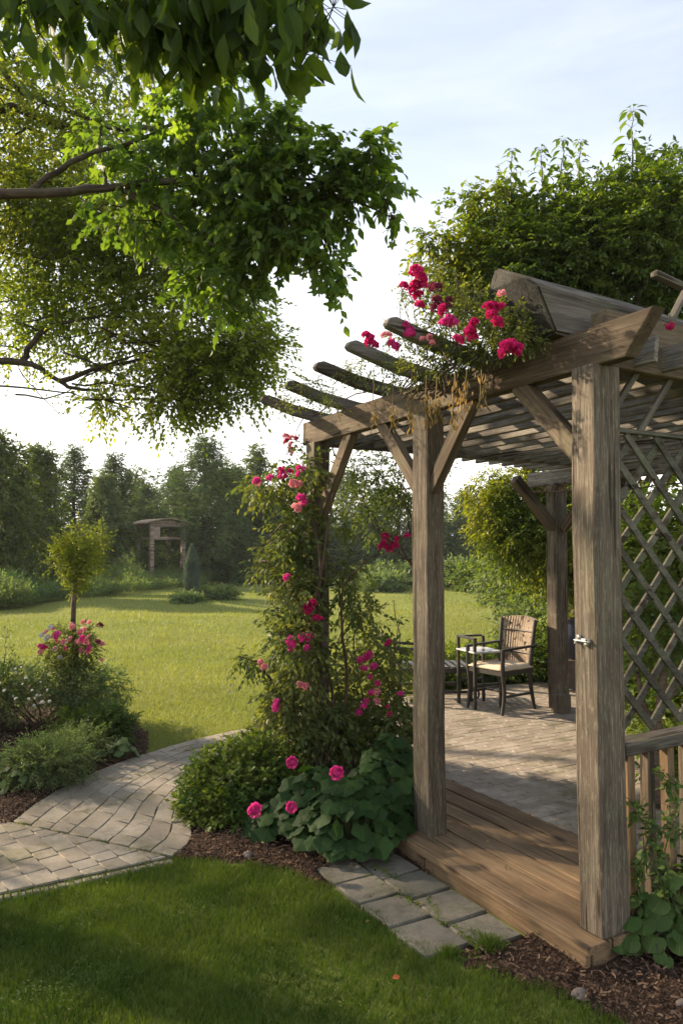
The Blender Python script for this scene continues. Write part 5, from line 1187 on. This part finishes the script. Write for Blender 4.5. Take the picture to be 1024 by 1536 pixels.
# broad leaves hanging in the top foreground
TB = (-3.4, 1.9, 0); t = empty('broadleaf_overhang_tree', TB, 0, 'nearest tree, its broad drooping leaves hanging into the top left', 'tree'); la, ba, ka = Acc(), Acc(), Acc()
limb(ka, [TB, (-3.35, 1.95, 1.8), (-3.1, 2.1, 3.6), (-2.6, 2.3, 4.6)], .14, .07, 14, 12, .008); tube(ka, [np.array(TB)-[0,0,.05], np.array(TB)+[0,0,.2]], [.2, .14], 12, .1)
mb = limb(ba, [(-3.1, 2.1, 3.6), P(-200, -60, 2.9), P(60, -60, 2.8), P(260, -50, 2.7), P(480, -40, 2.6)], .035, .007, 30, 8, .006)
for (px, py, d_, n_) in ((500,10,2.6,9),(478,0,2.6,12),(440,30,2.6,16),(420,70,2.62,11),(400,20,2.65,20),(360,10,2.7,30),(320,20,2.75,34),(280,40,2.8,34),(240,30,2.8,34),(200,20,2.85,28),(330,60,2.75,22),(290,85,2.8,14),(160,15,2.85,20),(120,10,2.9,18),(70,15,2.9,16),(60,50,2.9,6),(200,50,2.85,14),(380,60,2.7,12),(30,5,2.9,12),(240,70,2.8,16),(430,-20,2.65,22),(330,-30,2.75,36),(200,-30,2.85,36),(60,-30,2.9,30),(-60,10,2.9,40),(455,80,2.6,3)):
    n_ = int(n_*1.35); c = P(px, py, d_); s = mb[int(np.argmin(np.linalg.norm(mb-c, axis=1)))]
    limb(ba, [s, (s+c)/2+rnd(1, .02)[0], c], .005, .002, 7, 5, .003)
    q = c+rnd(n_, 1)*np.array([.075,.12,.05]); n_ = n_; ax = rnd(n_, .42)+np.array([.12, 0, -1.0]); twigs(ba, np.repeat(c[None], n_, 0), q, .0018)
    leaves(la, T8, q, ax, rnd(n_)+np.array([0,-.5,.3]), rng.uniform(.085, .15, n_), rng.uniform(.042, .072, n_))
ka.build('trunk', M['bark'], t, smooth=True); ba.build('branches', M['bark'], t); la.build('crown', M['fore'], t)
# a few fallen leaves
fl = empty('fallen_leaf', G(588, 1468, .035), 0, 'small orange red fallen leaf lying on the shaded lawn', 'leaf'); a = Acc()
leaves(a, T8, np.array([G(588, 1468, .04)]), np.array([[1,.4,.1]]), np.array([[0,-.6,1.]]), .035, .022)
o = a.build('leaf_blade', plain('orange_leaf', (.45,.10,.03), .7), fl)
a = Acc()
for k in range(46):
    px, py = random.choice(((random.uniform(20, 330), random.uniform(1130, 1330)), (random.uniform(500, 780), random.uniform(1300, 1440)), (random.uniform(640, 860), random.uniform(1080, 1400))))
    g_ = G(px, py, .03 if px < 600 else (.118 if px > 640 and py < 1390 else .03)); leaves(a, T8, g_[None], rnd(1)*np.array([1,1,.1]), np.array([[0,0,1.]])+rnd(1, .2), random.uniform(.015, .035), random.uniform(.008, .016))
tag(a.build('leaf_litter', M['dryleaf']), 'scattered dry leaves and petals on the paving and deck', 'leaf litter', kind='stuff')
# ================================================================ LIGHT
AZ, EL = math.radians(-62), math.radians(26)
sd = Vector((math.sin(AZ)*math.cos(EL), math.cos(AZ)*math.cos(EL), math.sin(EL)))
sl_ = bpy.data.lights.new('sun', 'SUN'); sl_.energy = 4.4; sl_.angle = math.radians(1.2); sl_.color = (1, .80, .56)
so = bpy.data.objects.new('sun', sl_); COL.objects.link(so); so.rotation_euler = sd.to_track_quat('Z', 'Y').to_euler()
w = bpy.data.worlds.new('World'); sc.world = w; w.use_nodes = True; nt = w.node_tree
for n_ in list(nt.nodes): nt.nodes.remove(n_)
N = nt.nodes.new; L = nt.links.new
sky = N('ShaderNodeTexSky'); sky.sky_type = 'NISHITA'; sky.sun_disc = False; sky.sun_elevation = EL; sky.sun_rotation = AZ
sky.air_density = 1.0; sky.dust_density = 2.2; sky.ozone_density = 1.2
tc = N('ShaderNodeTexCoord'); mp = N('ShaderNodeMapping'); mp.inputs['Scale'].default_value = (1.2, 1.2, 6.5); L(tc.outputs['Generated'], mp.inputs[0])
ns = noise(nt, mp.outputs[0], 2.6, 7, .58, .35)
sep = N('ShaderNodeSeparateXYZ'); L(tc.outputs['Generated'], sep.inputs[0])
low = ramp(nt, sep.outputs[2], .50, .0); low.node.inputs[3].default_value = .0          # thin cloud veil, thicker towards the horizon
ad = N('ShaderNodeMath'); ad.operation = 'MULTIPLY_ADD'; L(ramp(nt, ns, .38, .72), ad.inputs[0]); ad.inputs[1].default_value = .12; L(low, ad.inputs[2])
cl_ = N('ShaderNodeMath'); cl_.operation = 'MULTIPLY'; cl_.use_clamp = True; cl_.inputs[1].default_value = 1.0; L(ad.outputs[0], cl_.inputs[0])
cloudcol = mixc(nt, ramp(nt, noise(nt, mp.outputs[0], 5, 5, .5), .3, .7), (4.3, 4.2, 4.05), (5.2, 4.95, 4.6))
col = mixc(nt, cl_.outputs[0], mixc(nt, .68, sky.outputs[0], (1.72, 1.82, 1.93)), cloudcol)
bg = N('ShaderNodeBackground'); L(col, bg.inputs[0]); bg.inputs[1].default_value = .15
wo = N('ShaderNodeOutputWorld'); L(bg.outputs[0], wo.inputs[0])
vs = sc.view_settings; vs.view_transform = 'Standard'; vs.look = 'None'; vs.exposure = 1.58; vs.gamma = 1

# light evening haze over the whole place
bm = bmesh.new(); bmesh.ops.create_cube(bm, size=1)
for v_ in bm.verts: v_.co = Vector((v_.co.x*240, v_.co.y*240+60, -1+ (16 if v_.co.z > 0 else 0)))
me = bpy.data.meshes.new('haze'); bm.to_mesh(me); bm.free(); hz = link('haze', me, None)
hm = bpy.data.materials.new('haze_air'); hm.use_nodes = True; nt = hm.node_tree
for n_ in list(nt.nodes): nt.nodes.remove(n_)
pvn = nt.nodes.new('ShaderNodeVolumePrincipled'); pvn.inputs['Color'].default_value = (.9,.92,.95,1); pvn.inputs['Density'].default_value = .0005
o_ = nt.nodes.new('ShaderNodeOutputMaterial'); nt.links.new(pvn.outputs[0], o_.inputs['Volume']); me.materials.append(hm)
tag(hz, 'thin pale haze hanging over the garden and the far trees', 'haze', kind='stuff')
